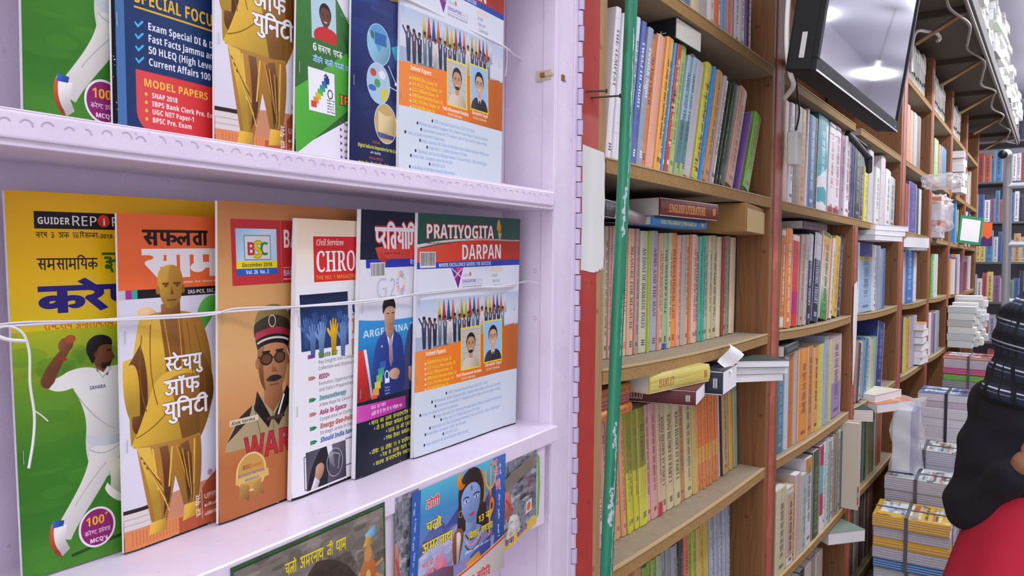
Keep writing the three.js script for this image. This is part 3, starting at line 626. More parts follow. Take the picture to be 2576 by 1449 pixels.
COVER.statue = sheet(() => {
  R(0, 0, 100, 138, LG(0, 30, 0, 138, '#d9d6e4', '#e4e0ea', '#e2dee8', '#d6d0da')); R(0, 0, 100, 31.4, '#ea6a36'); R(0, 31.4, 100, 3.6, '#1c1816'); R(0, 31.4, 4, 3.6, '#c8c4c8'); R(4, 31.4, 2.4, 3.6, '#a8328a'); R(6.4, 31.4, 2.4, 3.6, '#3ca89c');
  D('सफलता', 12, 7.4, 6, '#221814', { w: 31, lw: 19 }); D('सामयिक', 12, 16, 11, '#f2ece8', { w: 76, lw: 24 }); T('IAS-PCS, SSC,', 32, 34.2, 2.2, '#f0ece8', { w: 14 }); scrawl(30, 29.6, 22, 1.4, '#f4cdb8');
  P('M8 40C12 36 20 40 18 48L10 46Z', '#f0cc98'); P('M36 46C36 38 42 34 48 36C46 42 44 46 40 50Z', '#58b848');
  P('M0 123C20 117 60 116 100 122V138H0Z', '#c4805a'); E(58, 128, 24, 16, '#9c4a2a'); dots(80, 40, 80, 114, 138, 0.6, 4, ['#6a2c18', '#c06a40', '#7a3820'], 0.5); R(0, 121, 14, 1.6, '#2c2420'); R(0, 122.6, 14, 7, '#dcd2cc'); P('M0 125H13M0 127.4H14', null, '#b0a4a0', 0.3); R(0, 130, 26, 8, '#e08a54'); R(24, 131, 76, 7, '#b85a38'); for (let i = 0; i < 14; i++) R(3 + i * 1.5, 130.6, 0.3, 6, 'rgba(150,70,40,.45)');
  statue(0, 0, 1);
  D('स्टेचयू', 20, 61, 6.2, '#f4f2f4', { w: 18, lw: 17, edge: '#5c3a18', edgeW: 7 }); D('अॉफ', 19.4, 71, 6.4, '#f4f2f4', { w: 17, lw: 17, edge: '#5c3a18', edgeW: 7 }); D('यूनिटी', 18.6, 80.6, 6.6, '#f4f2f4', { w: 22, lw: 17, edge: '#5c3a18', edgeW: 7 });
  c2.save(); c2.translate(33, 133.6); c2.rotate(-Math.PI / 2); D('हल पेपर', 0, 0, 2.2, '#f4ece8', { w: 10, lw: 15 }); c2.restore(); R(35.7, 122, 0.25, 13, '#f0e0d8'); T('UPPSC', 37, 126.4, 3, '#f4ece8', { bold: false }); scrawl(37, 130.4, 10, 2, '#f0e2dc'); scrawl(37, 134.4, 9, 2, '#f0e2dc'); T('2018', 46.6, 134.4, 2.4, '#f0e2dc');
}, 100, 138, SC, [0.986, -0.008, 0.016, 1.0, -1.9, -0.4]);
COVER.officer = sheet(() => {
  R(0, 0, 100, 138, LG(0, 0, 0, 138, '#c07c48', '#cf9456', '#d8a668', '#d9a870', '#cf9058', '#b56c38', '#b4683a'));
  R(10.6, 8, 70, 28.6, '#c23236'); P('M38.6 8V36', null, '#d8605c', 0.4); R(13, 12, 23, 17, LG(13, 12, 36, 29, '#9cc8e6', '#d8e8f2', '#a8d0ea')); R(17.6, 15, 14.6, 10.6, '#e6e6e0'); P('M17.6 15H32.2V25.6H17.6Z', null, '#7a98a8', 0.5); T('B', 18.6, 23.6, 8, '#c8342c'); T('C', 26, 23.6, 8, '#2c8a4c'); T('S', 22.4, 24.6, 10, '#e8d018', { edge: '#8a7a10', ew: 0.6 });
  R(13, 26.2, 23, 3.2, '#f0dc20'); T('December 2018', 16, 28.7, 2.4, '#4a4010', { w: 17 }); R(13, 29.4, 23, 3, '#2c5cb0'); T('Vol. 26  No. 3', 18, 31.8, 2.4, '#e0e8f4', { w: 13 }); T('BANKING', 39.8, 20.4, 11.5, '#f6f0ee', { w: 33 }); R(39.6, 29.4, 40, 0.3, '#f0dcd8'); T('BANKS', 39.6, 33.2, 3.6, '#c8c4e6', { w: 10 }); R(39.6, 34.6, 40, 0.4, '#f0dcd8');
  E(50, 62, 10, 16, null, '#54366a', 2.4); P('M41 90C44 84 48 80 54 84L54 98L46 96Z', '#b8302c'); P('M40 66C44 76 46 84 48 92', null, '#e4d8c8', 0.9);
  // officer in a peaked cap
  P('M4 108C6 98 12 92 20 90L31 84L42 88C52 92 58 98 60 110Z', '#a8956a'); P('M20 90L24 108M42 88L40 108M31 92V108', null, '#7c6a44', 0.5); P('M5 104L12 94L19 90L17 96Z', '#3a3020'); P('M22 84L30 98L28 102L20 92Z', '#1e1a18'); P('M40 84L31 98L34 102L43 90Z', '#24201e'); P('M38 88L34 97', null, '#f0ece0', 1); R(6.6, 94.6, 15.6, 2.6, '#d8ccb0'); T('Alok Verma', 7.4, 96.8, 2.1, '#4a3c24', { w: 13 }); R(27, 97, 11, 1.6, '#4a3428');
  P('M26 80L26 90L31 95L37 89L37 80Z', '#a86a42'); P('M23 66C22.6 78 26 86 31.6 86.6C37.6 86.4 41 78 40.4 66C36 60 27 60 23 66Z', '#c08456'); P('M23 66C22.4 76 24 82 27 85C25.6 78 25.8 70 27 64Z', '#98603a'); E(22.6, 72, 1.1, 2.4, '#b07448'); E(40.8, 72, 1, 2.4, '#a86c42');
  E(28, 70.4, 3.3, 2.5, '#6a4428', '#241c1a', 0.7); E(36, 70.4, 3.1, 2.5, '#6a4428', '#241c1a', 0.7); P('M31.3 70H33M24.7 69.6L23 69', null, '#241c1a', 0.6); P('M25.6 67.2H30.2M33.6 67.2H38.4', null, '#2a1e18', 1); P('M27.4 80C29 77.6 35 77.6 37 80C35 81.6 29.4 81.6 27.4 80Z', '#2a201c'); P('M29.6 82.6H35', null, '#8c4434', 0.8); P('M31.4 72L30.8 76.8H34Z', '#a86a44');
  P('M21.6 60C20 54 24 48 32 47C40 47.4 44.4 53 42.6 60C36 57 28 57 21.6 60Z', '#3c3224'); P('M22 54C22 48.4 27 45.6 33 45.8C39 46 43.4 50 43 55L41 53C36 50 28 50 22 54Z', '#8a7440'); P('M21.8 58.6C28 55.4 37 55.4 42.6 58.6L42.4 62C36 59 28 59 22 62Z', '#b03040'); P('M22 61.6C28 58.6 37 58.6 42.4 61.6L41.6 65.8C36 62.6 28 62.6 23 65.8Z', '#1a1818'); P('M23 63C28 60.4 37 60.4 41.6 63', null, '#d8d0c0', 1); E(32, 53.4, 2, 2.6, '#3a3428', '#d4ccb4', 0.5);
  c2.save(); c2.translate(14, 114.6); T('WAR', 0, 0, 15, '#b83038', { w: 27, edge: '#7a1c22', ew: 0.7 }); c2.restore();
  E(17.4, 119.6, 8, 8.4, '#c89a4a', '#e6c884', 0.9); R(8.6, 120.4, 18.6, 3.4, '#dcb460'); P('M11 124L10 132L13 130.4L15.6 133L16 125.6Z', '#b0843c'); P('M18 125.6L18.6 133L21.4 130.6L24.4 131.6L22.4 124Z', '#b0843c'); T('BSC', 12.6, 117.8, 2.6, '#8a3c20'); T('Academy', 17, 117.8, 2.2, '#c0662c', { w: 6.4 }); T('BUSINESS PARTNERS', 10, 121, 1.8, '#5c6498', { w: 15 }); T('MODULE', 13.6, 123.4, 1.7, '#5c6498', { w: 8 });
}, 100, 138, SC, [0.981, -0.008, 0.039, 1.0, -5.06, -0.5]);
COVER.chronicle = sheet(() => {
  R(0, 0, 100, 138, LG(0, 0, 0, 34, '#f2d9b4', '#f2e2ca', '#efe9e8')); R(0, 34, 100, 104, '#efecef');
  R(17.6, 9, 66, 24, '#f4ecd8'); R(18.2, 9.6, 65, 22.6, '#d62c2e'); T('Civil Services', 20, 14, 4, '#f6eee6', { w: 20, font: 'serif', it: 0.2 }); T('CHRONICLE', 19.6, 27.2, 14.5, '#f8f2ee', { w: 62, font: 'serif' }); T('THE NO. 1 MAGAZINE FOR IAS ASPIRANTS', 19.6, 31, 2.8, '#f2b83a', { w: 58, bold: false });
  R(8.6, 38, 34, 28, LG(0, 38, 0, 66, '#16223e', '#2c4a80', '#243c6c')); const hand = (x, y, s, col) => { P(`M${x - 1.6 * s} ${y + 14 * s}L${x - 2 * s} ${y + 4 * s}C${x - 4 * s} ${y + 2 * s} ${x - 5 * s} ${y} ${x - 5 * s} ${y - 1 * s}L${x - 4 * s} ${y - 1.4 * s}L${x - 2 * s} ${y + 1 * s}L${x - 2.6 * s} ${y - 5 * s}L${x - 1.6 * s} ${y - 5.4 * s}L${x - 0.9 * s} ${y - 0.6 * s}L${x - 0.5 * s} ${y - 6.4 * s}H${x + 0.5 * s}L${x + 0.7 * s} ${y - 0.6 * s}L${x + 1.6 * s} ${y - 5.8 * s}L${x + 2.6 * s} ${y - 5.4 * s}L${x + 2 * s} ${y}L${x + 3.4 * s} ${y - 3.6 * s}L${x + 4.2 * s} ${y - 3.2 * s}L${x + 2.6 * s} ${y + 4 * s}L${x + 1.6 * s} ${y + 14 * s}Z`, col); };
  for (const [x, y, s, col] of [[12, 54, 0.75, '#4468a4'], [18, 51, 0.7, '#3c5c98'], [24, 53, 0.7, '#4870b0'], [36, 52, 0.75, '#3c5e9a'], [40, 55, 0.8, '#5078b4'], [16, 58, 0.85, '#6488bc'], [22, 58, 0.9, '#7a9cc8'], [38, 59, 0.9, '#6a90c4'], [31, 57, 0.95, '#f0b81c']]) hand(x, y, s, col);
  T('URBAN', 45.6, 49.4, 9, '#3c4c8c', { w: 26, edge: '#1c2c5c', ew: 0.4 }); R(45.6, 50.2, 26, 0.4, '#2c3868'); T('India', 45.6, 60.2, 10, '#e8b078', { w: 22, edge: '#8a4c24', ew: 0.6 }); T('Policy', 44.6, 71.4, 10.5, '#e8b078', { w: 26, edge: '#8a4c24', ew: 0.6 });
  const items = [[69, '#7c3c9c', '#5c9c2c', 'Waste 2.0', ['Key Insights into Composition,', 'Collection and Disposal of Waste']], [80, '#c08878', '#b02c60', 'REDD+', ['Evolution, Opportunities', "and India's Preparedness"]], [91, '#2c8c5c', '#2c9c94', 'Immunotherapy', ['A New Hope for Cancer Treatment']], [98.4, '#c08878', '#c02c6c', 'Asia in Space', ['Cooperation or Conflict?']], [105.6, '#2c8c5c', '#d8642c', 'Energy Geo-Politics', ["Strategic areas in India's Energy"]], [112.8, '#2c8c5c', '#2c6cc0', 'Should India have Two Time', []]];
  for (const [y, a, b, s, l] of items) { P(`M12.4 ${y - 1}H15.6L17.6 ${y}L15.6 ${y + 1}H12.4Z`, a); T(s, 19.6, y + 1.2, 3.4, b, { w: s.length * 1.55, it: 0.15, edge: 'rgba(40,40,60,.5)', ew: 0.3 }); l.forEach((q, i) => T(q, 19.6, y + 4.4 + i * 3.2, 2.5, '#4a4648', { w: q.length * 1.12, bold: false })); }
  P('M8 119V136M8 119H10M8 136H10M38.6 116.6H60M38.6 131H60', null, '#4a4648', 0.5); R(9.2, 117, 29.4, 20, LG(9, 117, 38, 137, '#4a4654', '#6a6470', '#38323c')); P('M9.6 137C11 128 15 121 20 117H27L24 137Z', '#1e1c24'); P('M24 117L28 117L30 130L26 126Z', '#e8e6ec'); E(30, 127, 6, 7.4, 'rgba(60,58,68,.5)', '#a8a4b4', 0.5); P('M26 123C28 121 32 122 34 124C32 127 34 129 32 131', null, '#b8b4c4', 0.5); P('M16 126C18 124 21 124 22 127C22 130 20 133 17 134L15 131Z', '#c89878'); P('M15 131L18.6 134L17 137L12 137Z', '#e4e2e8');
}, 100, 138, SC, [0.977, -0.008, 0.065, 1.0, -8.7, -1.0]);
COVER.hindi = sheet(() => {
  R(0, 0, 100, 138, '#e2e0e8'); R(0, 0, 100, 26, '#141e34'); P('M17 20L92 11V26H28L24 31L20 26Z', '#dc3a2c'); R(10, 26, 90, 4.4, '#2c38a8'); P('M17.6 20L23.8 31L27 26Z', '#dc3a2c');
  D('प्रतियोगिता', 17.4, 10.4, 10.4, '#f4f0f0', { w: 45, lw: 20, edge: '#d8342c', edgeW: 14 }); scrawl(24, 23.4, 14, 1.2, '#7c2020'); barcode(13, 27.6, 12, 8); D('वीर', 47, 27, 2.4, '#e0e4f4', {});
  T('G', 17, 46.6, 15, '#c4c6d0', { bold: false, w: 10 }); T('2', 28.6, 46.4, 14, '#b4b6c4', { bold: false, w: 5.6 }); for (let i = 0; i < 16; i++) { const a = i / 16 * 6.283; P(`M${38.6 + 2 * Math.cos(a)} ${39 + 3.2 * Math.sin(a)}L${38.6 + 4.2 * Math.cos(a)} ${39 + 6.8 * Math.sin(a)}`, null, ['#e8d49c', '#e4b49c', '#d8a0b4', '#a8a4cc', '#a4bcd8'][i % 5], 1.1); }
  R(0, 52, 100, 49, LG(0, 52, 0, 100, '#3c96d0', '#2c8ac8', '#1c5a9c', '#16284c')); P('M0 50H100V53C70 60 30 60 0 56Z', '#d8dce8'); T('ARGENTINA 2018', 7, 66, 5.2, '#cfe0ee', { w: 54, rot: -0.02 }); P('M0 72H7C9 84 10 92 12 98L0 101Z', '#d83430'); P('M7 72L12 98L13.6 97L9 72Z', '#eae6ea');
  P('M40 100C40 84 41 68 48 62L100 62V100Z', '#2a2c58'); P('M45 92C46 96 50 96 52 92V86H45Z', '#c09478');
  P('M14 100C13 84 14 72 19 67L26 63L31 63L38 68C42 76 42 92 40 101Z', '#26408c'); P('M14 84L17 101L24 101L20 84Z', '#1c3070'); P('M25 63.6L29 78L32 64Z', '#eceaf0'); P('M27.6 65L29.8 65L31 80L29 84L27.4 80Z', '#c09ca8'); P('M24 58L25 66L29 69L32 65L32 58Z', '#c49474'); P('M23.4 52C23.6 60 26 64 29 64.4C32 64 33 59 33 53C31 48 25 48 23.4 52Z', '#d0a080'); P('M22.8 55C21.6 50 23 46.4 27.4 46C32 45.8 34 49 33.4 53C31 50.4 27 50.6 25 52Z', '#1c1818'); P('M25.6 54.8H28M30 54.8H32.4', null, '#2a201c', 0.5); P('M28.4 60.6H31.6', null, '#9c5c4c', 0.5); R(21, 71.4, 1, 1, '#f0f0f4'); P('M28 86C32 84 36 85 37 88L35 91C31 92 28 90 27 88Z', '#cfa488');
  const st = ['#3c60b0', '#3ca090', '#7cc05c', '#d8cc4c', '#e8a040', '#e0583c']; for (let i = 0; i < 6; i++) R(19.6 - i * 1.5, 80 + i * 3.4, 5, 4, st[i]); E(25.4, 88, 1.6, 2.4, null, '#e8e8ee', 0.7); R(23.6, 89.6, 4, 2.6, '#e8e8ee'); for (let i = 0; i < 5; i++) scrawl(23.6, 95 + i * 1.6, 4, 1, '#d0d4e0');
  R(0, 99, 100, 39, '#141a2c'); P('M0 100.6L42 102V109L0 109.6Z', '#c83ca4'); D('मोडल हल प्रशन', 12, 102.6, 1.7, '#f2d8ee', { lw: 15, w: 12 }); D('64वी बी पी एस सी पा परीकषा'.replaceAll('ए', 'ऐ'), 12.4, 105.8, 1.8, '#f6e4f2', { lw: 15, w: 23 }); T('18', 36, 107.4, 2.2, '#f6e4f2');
  [[12, 110.6, 'भारत का 49वां अन्तराष्ट्रीय फिल्म महोतसव'], [16, 114, 'जी 20 शिखर सम्मेलन अजेनटीना'], [26, 117.6, '2018 19 की दूसरी तिमाही'], [24, 121.4, 'ऐपेक शिखर सम्मेलन 2018'], [12, 126.4, 'जीसैट 29 जीसैट 11 व हाइसिस उपगहों'], [21, 129.8, 'देश में 25वां राज्य नयायालय'], [15, 133.2, 'सातवां अन्तराष्ट्रीय पयटन माट 2018']].forEach(([x, y, w]) => { E(x - 1.4, y + 0.8, 0.5, 0.7, '#7ab0d8'); D(w, x, y, 2, '#d8d23c', { lw: 17, w: [...w].length * 1.28 }); });
  R(0, 0, 9, 138, 'rgba(20,30,52,0)');
}, 100, 138, SC, [0.981, -0.008, 0.057, 1.0, -7.65, -0.6]);
COVER.english = sheet(() => {
  R(0, 0, 100, 138, '#d2dce2'); R(0, 0, 100, 20, '#2c5248'); P('M0 21C20 18 50 14 100 15V30H0Z', '#e4452c'); P('M0 18.6C30 14 60 13.6 100 15.4V16.2C60 14.6 30 15.2 0 20.6Z', '#d8d8cc');
  T('PRATIYOGITA', 11, 14.4, 11, '#f2f0ee', { w: 66, edge: '#c83428', ew: 0.9 }); T('DARPAN', 43, 27, 12.6, '#f2f0ee', { w: 43, edge: '#b42c24', ew: 0.9 }); scrawl(12, 17.6, 20, 1.2, '#8c2c20'); barcode(6.4, 22, 13, 9); P('M82 10C79 8 81 4 83 2C84 5 87 7 85 10L84 12H82Z', '#e8a02c'); P('M82 11H86L85 15H83Z', '#c8b48c');
  R(0, 28, 100, 3.6, '#2c44a4'); T('WHERE EXCELLENCE GUIDES THE SUCCESS', 22, 30.8, 3, '#dfe4f4', { w: 52 }); barcode(6.4, 22, 13, 9);
  R(0, 31.6, 100, 19, '#dde1ea'); P('M33 31.6H45L40 44Z', '#8c2c90'); P('M33 31.6L38 31.6L36.4 37Z', '#5c3ca0'); P('M39 31.6H45L39 38Z', '#c83c78'); P('M34 32L44 38M44 32L36 38', null, '#e8dcec', 0.6); T('ASEAN', 44.6, 37.4, 2.6, '#a0a4b8', { w: 6, bold: false }); E(52, 35.8, 1, 1.4, '#d8782c'); T('SINGAPORE', 44, 41, 2.8, '#7a4c98', { w: 14 }); T('2018', 58.4, 41, 2.8, '#b8a8cc', { w: 6, bold: false }); R(44, 41.8, 20, 0.2, '#8c8ca0'); T('RESILIENT AND INNOVATIVE', 44, 44.2, 1.7, '#7c7c90', { w: 20 });
  R(74, 33, 13, 2.4, '#e6d8c8'); for (const [i, s] of ['Inside', 'New Year’s', 'Calendar'].entries()) T(s, 75 + i * 0.4, 38.6 + i * 3.4, 3, '#68707c', { w: 6 + i * 2.6, bold: false, it: 0.25 });
  R(0, 49, 100, 30, LG(0, 49, 0, 79, '#b8c8dc', '#d6d8e2', '#c8ccd8')); R(0, 70, 100, 9, '#a8b4c8');
  for (let i = 0; i < 17; i++) { const x = 22 + i * 4.2; P(`M${x} 50L${x + 0.6} 50L${x + 2.6} 62L${x - 1.6} 62Z`, ['#d8c83c', '#c83c38', '#3c54a0', '#e0703c', '#d8d8dc', '#c8a038'][i % 6]); }
  for (let i = 0; i < 18; i++) { const x = 9 + i * 4.6, y = 62 + (i % 3) * 0.8 - (i > 9 ? 2 : 0), cl = ['#3c4860', '#5c4450', '#2c3040', '#7c8894', '#4a5468', '#d8c8b8', '#343848'][i % 7]; E(x, y - 2, 1.2, 1.6, '#8a6248'); E(x, y - 2.8, 1.2, 0.9, '#2c2420'); P(`M${x - 2} ${y}C${x - 1} ${y - 0.8} ${x + 1} ${y - 0.8} ${x + 2} ${y}L${x + 1.6} ${y + 8}L${x + 1.2} ${y + 15}H${x - 1.2}L${x - 1.6} ${y + 8}Z`, cl); if (i < 3) P(`M${x - 1.6} ${y + 1}L${x - 4} ${y - 3}`, null, cl, 1); R(x - 0.3, y, 0.6, 2.6, '#e8e4e4'); }
  for (let i = 0; i < 9; i++) E(20 + i * 8, 78, 4, 2.2, ['#7c8490', '#585c68', '#9c9898'][i % 3]);
  P('M0 78C30 77 60 75 100 70V101H0Z', '#f07c22'); T('Solved Papers', 10, 81, 3.4, '#f8f0e8', { w: 18, it: 0.15 }); R(10, 82, 22, 0.2, '#a85018');
  ['RAS/RTS (Pre.) Exam. 18', 'U.P. P.C.S. (Pre.) Exam. 18', 'G.I.C. Officers Exam. 18', 'IDBI Bank Executive Exam. 18', 'S.B.I. PO (Pre.) Exam. 18', 'UGC-NET/JRF Exam. 18'].forEach((s, i) => { T('*', 9, 87 + i * 3, 3, '#fff4e8'); T(s, 11.4, 86 + i * 3, 2.6, '#f4d428', { w: s.length * 0.95 }); });
  R(42.4, 68, 20.4, 26.4, '#ecd82c'); R(43.2, 68.8, 18.8, 24.8, '#c4bfb6'); for (let i = 0; i < 7; i++) R(43.2, 70 + i * 3.4, 18.8, 0.3, '#a8a49c'); c2.save(); c2.beginPath(); c2.rect(43.2, 68.8, 18.8, 24.8); c2.clip(); face(52.6, 79, 1.05, '#c4946c', '#221a18', '#dcc8b0'); P('M48.8 81C50 85.6 55 85.6 56.4 81L55 83C53 82 52 82 50.2 83Z', '#2c201c'); c2.restore();
  R(66, 66, 20.6, 27, '#ecd82c'); R(66.8, 66.8, 19, 25.4, '#9cc0e0'); c2.save(); c2.beginPath(); c2.rect(66.8, 66.8, 19, 25.4); c2.clip(); face(76.4, 77, 1.1, '#d2a682', '#1c1818', '#2c2c34', '#23232b'); E(74.4, 76.4, 1.5, 1.2, null, '#6a5c54', 0.2); E(78.4, 76.4, 1.5, 1.2, null, '#6a5c54', 0.2); c2.restore();
  T('Patil Bhuvanesh Devidas', 38, 97.6, 2.8, '#f6ece0', { w: 26 }); T('CSE 2017 (59th Rank)', 43, 100, 2, '#f6ece0', { w: 14, bold: false }); T('Shreshth Tayal', 68, 95.4, 2.8, '#f6ece0', { w: 18 }); T('CSE 2017 (72nd Rank)', 69, 98, 2, '#f6ece0', { w: 15, bold: false });
  const lines = [[30, "ISRO's Heaviest Rocket Places GSAT-29 in Orbit"], [17, "PM Narendra Modi's Singapore Visit : Attends Asean-India and East Asia Summits"], [20, 'Government Unveils M-777 Howitzers and K-9 Vajra Guns for Indian Artillery'], [7, 'India, Sri Lanka Economic Cooperation'], [19, 'India, Australia Ink 5 Pacts As President Kovind Meets Australian PM Morrison'], [25, 'China Inks $ 1.3 Billion Myanmar Port Deal'], [15, 'Diplomatic and Security Dialogue Between China and the US : Talks in Washington'], [11, 'Brexit Deal : European Union Oks the Deal'], [27, '49th IFFI 2018'], [10, 'India Ranks As 9th Most Valuable Nation Brand']];
  lines.forEach(([x, s], i) => { const y = 106.4 + i * 3; E(x - 1.6, y - 0.9, 0.7, 0.9, '#20283c'); T(s, x, y, 2.5, '#6c94c4', { w: Math.min(92 - x, s.length * 0.88), bold: false }); });
}, 100, 138, SC, [0.986, -0.008, 0.043, 1.0, -5.66, -0.4]);
COVER.focus = sheet(() => {
  R(0, 0, 100, 138, LG(0, 0, 100, 138, '#24406c', '#1e3864', '#1a2e58')); P('M40 60L100 50V84L70 82Z', '#b46a8c');
  T('SPECIAL FOCUS', 7.4, 85, 7, '#f0b82c', { w: 39.6 }); R(7.4, 86.4, 50, 0.8, '#e8b02c');
  ['Exam Special DI & DS', 'Fast Facts Jammu and', '50 HLEQ (High Level', 'Current Affairs 100 MCQ'].forEach((s, i) => { P(`M7.6 ${92.6 + i * 4.6}L8.8 ${94 + i * 4.6}L11 ${91.6 + i * 4.6}`, null, '#50b8e8', 0.8); T(s, 13, 94.2 + i * 4.6, 4, '#f0eef2', { w: s.length * 1.63 }); });
  P('M7.4 110.6H100V134H15C10 134 7.4 130 7.4 126Z', '#d83030'); T('MODEL PAPERS', 10.6, 116.4, 4.2, '#f4c84a', { w: 30 });
  ['SNAP 2018', 'IBPS Bank Clerk Pre. Exam', 'UGC NET Paper-1', 'BPSC Pre. Exam'].forEach((s, i) => { E(11.6, 119.4 + i * 3.2, 0.6, 0.7, '#f4c84a'); T(s, 14, 120.4 + i * 3.2, 2.8, '#f8eeec', { w: s.length * 1.3 }); });
  R(0, 0, 3.4, 138, '#4a74a8'); E(47, 122, 4, 5, '#5c3a6c');
}, 100, 138, SC, [0.978, 0, 0.01, 0.991, 0.45, 1.3]);
COVER.iffi = sheet(() => {
  R(0, 0, 100, 138, '#e8e6ec'); P('M0 20L28 54L60 90V100L0 132Z', '#3c7a34'); P('M0 104L44 74L58 92L0 134Z', '#4fae36'); P('M30 66L46 84L40 90Z', '#2c5c2c');
  R(11.6, 56, 16.8, 22, '#b8d4dc'); c2.save(); c2.beginPath(); c2.rect(11.6, 56, 16.8, 22); c2.clip(); face(21, 66, 0.9, '#6a4030', '#1c1412', '#c82c2c'); E(22, 76, 9, 5, '#c82c2c'); c2.restore();
  T('6', 12, 83.6, 5, '#f4f2f0'); D('सवरण पदक', 15.4, 80.6, 3, '#f4f2f0', { w: 17, lw: 17, edge: '#244c20', edgeW: 8 }); D('जीतने वाली पहली महिला', 12, 86.4, 2.6, '#bfe4f4', { w: 30, lw: 15, edge: '#2c5a9c', edgeW: 14 });
  R(8.4, 92, 18, 20.6, '#f2f2f2'); P('M8.4 92H26.4V112.6H8.4Z', null, '#6c7c70', 0.3); const st = ['#2c3c9c', '#2c6cb4', '#2ca088', '#5cb848', '#c8c83c', '#e89038', '#d84c34']; for (let i = 0; i < 7; i++) R(19 - i * 1.5, 95 + i * 2.1, 3.6, 3, st[i]); R(20.4, 94, 1.6, 4, '#24306c'); P('M18.6 94.6L20.6 93L21.4 94.6Z', '#24306c'); E(23, 102.6, 1.6, 2, null, '#3c3c44', 0.6); for (let i = 0; i < 5; i++) scrawl(20.6, 106 + i * 1.4, 5, 1, '#50505c');
  T('IFFI', 29.6, 106, 6.4, '#f08c2c', { w: 14, edge: '#3c2418', ew: 0.8 }); for (let i = 0; i < 6; i++) { P(`M29.4 ${114 + i * 3.4}L31 ${115 + i * 3.4}L29.4 ${116 + i * 3.4}Z`, '#8c2c9c'); scrawl(32.4, 116 + i * 3.4, 12, 1.8, '#3c3844'); } scrawl(31, 62, 14, 2, '#7c7cb0', 0.3);
}, 100, 138, SC, [0.981, 0, 0.057, 0.989, -6.77, 1.48]);
COVER.circles = sheet(() => {
  R(0, 0, 100, 138, LG(0, 0, 100, 138, '#20408c', '#1c2f70', '#141c44', '#121838')); dots(60, 0, 50, 30, 110, 2, 12, ['#3c64b0', '#0c1a48'], 0.25);
  const ring = (x, y, f) => { c2.save(); c2.beginPath(); c2.ellipse(x, y, 9, 10.4, 0, 0, 7); c2.clip(); f(x, y); c2.restore(); E(x, y, 9, 10.4, null, '#b8d0e8', 0.5); };
  ring(24, 71, (x, y) => { R(x - 9, y - 11, 18, 22, '#5c9cc8'); P(`M${x - 8} ${y - 6}L${x} ${y + 4}L${x + 9} ${y - 8}V${y + 11}H${x - 9}Z`, '#8cc4dc'); R(x - 3, y - 6, 9, 6, '#2c68a8'); E(x - 5, y - 4, 1.4, 2, '#3c6c5c'); });
  ring(23, 91, (x, y) => { R(x - 9, y - 11, 18, 22, '#a8c8d8'); E(x - 4, y - 5, 2.4, 2, '#c84c3c'); E(x + 3, y - 5, 2.6, 2.2, '#e8e8ec'); E(x - 1, y, 2.4, 2.2, '#4c9c58'); E(x - 5, y + 3, 3, 1.6, '#3c6cb0'); R(x + 2, y + 2, 5, 6, '#d8c83c'); });
  ring(28, 111, (x, y) => { R(x - 9, y - 11, 18, 22, '#c8a868'); P(`M${x - 6} ${y - 6}L${x} ${y - 4}L${x + 6} ${y - 5}L${x + 7} ${y + 5}L${x} ${y + 4}L${x - 6} ${y + 6}Z`, '#e0cc94'); P(`M${x - 7} ${y + 5}L${x + 8} ${y + 6}L${x + 8} ${y + 8}L${x - 7} ${y + 8}Z`, '#4c4c80'); });
  P('M31 80L37 88M31.6 91L38 92M36 108L42 102', null, '#e4ecf4', 0.5); E(37, 88.6, 0.9, 1, '#f0f4f8'); E(38.6, 92, 0.9, 1, '#f0f4f8'); P('M34 70L44 66V74L37 76Z', '#2ca0b8'); P('M38 80L46 78V84L41 86Z', '#2ca0b8'); E(54, 74, 10, 16, '#2c2468', '#6c7cc0', 0.6); P('M33 46L42 40L44 44Z', '#b88a3c');
  T('FOCUS', 17, 122.6, 1.8, '#d04048'); T('Digital India-An Imperative for the Country', 6, 125.6, 2.6, '#e8dc4c', { w: 34 }); scrawl(15, 128.2, 9, 1.5, '#e8e8f0'); T('SPECIAL ARTICLE', 14, 131, 1.8, '#d04048', { w: 11 }); scrawl(6, 134, 30, 2, '#e8dc4c');
}, 100, 138, SC, [0.991, 0, 0.06, 0.974, -8.2, 3.6]);
const glossy = (c) => new THREE.MeshPhysicalMaterial({ map: tex(c), roughness: 0.4, specularIntensity: 0.5 });
const COV = Object.fromEntries(Object.entries(COVER).map(([k, c]) => [k, glossy(c)]));

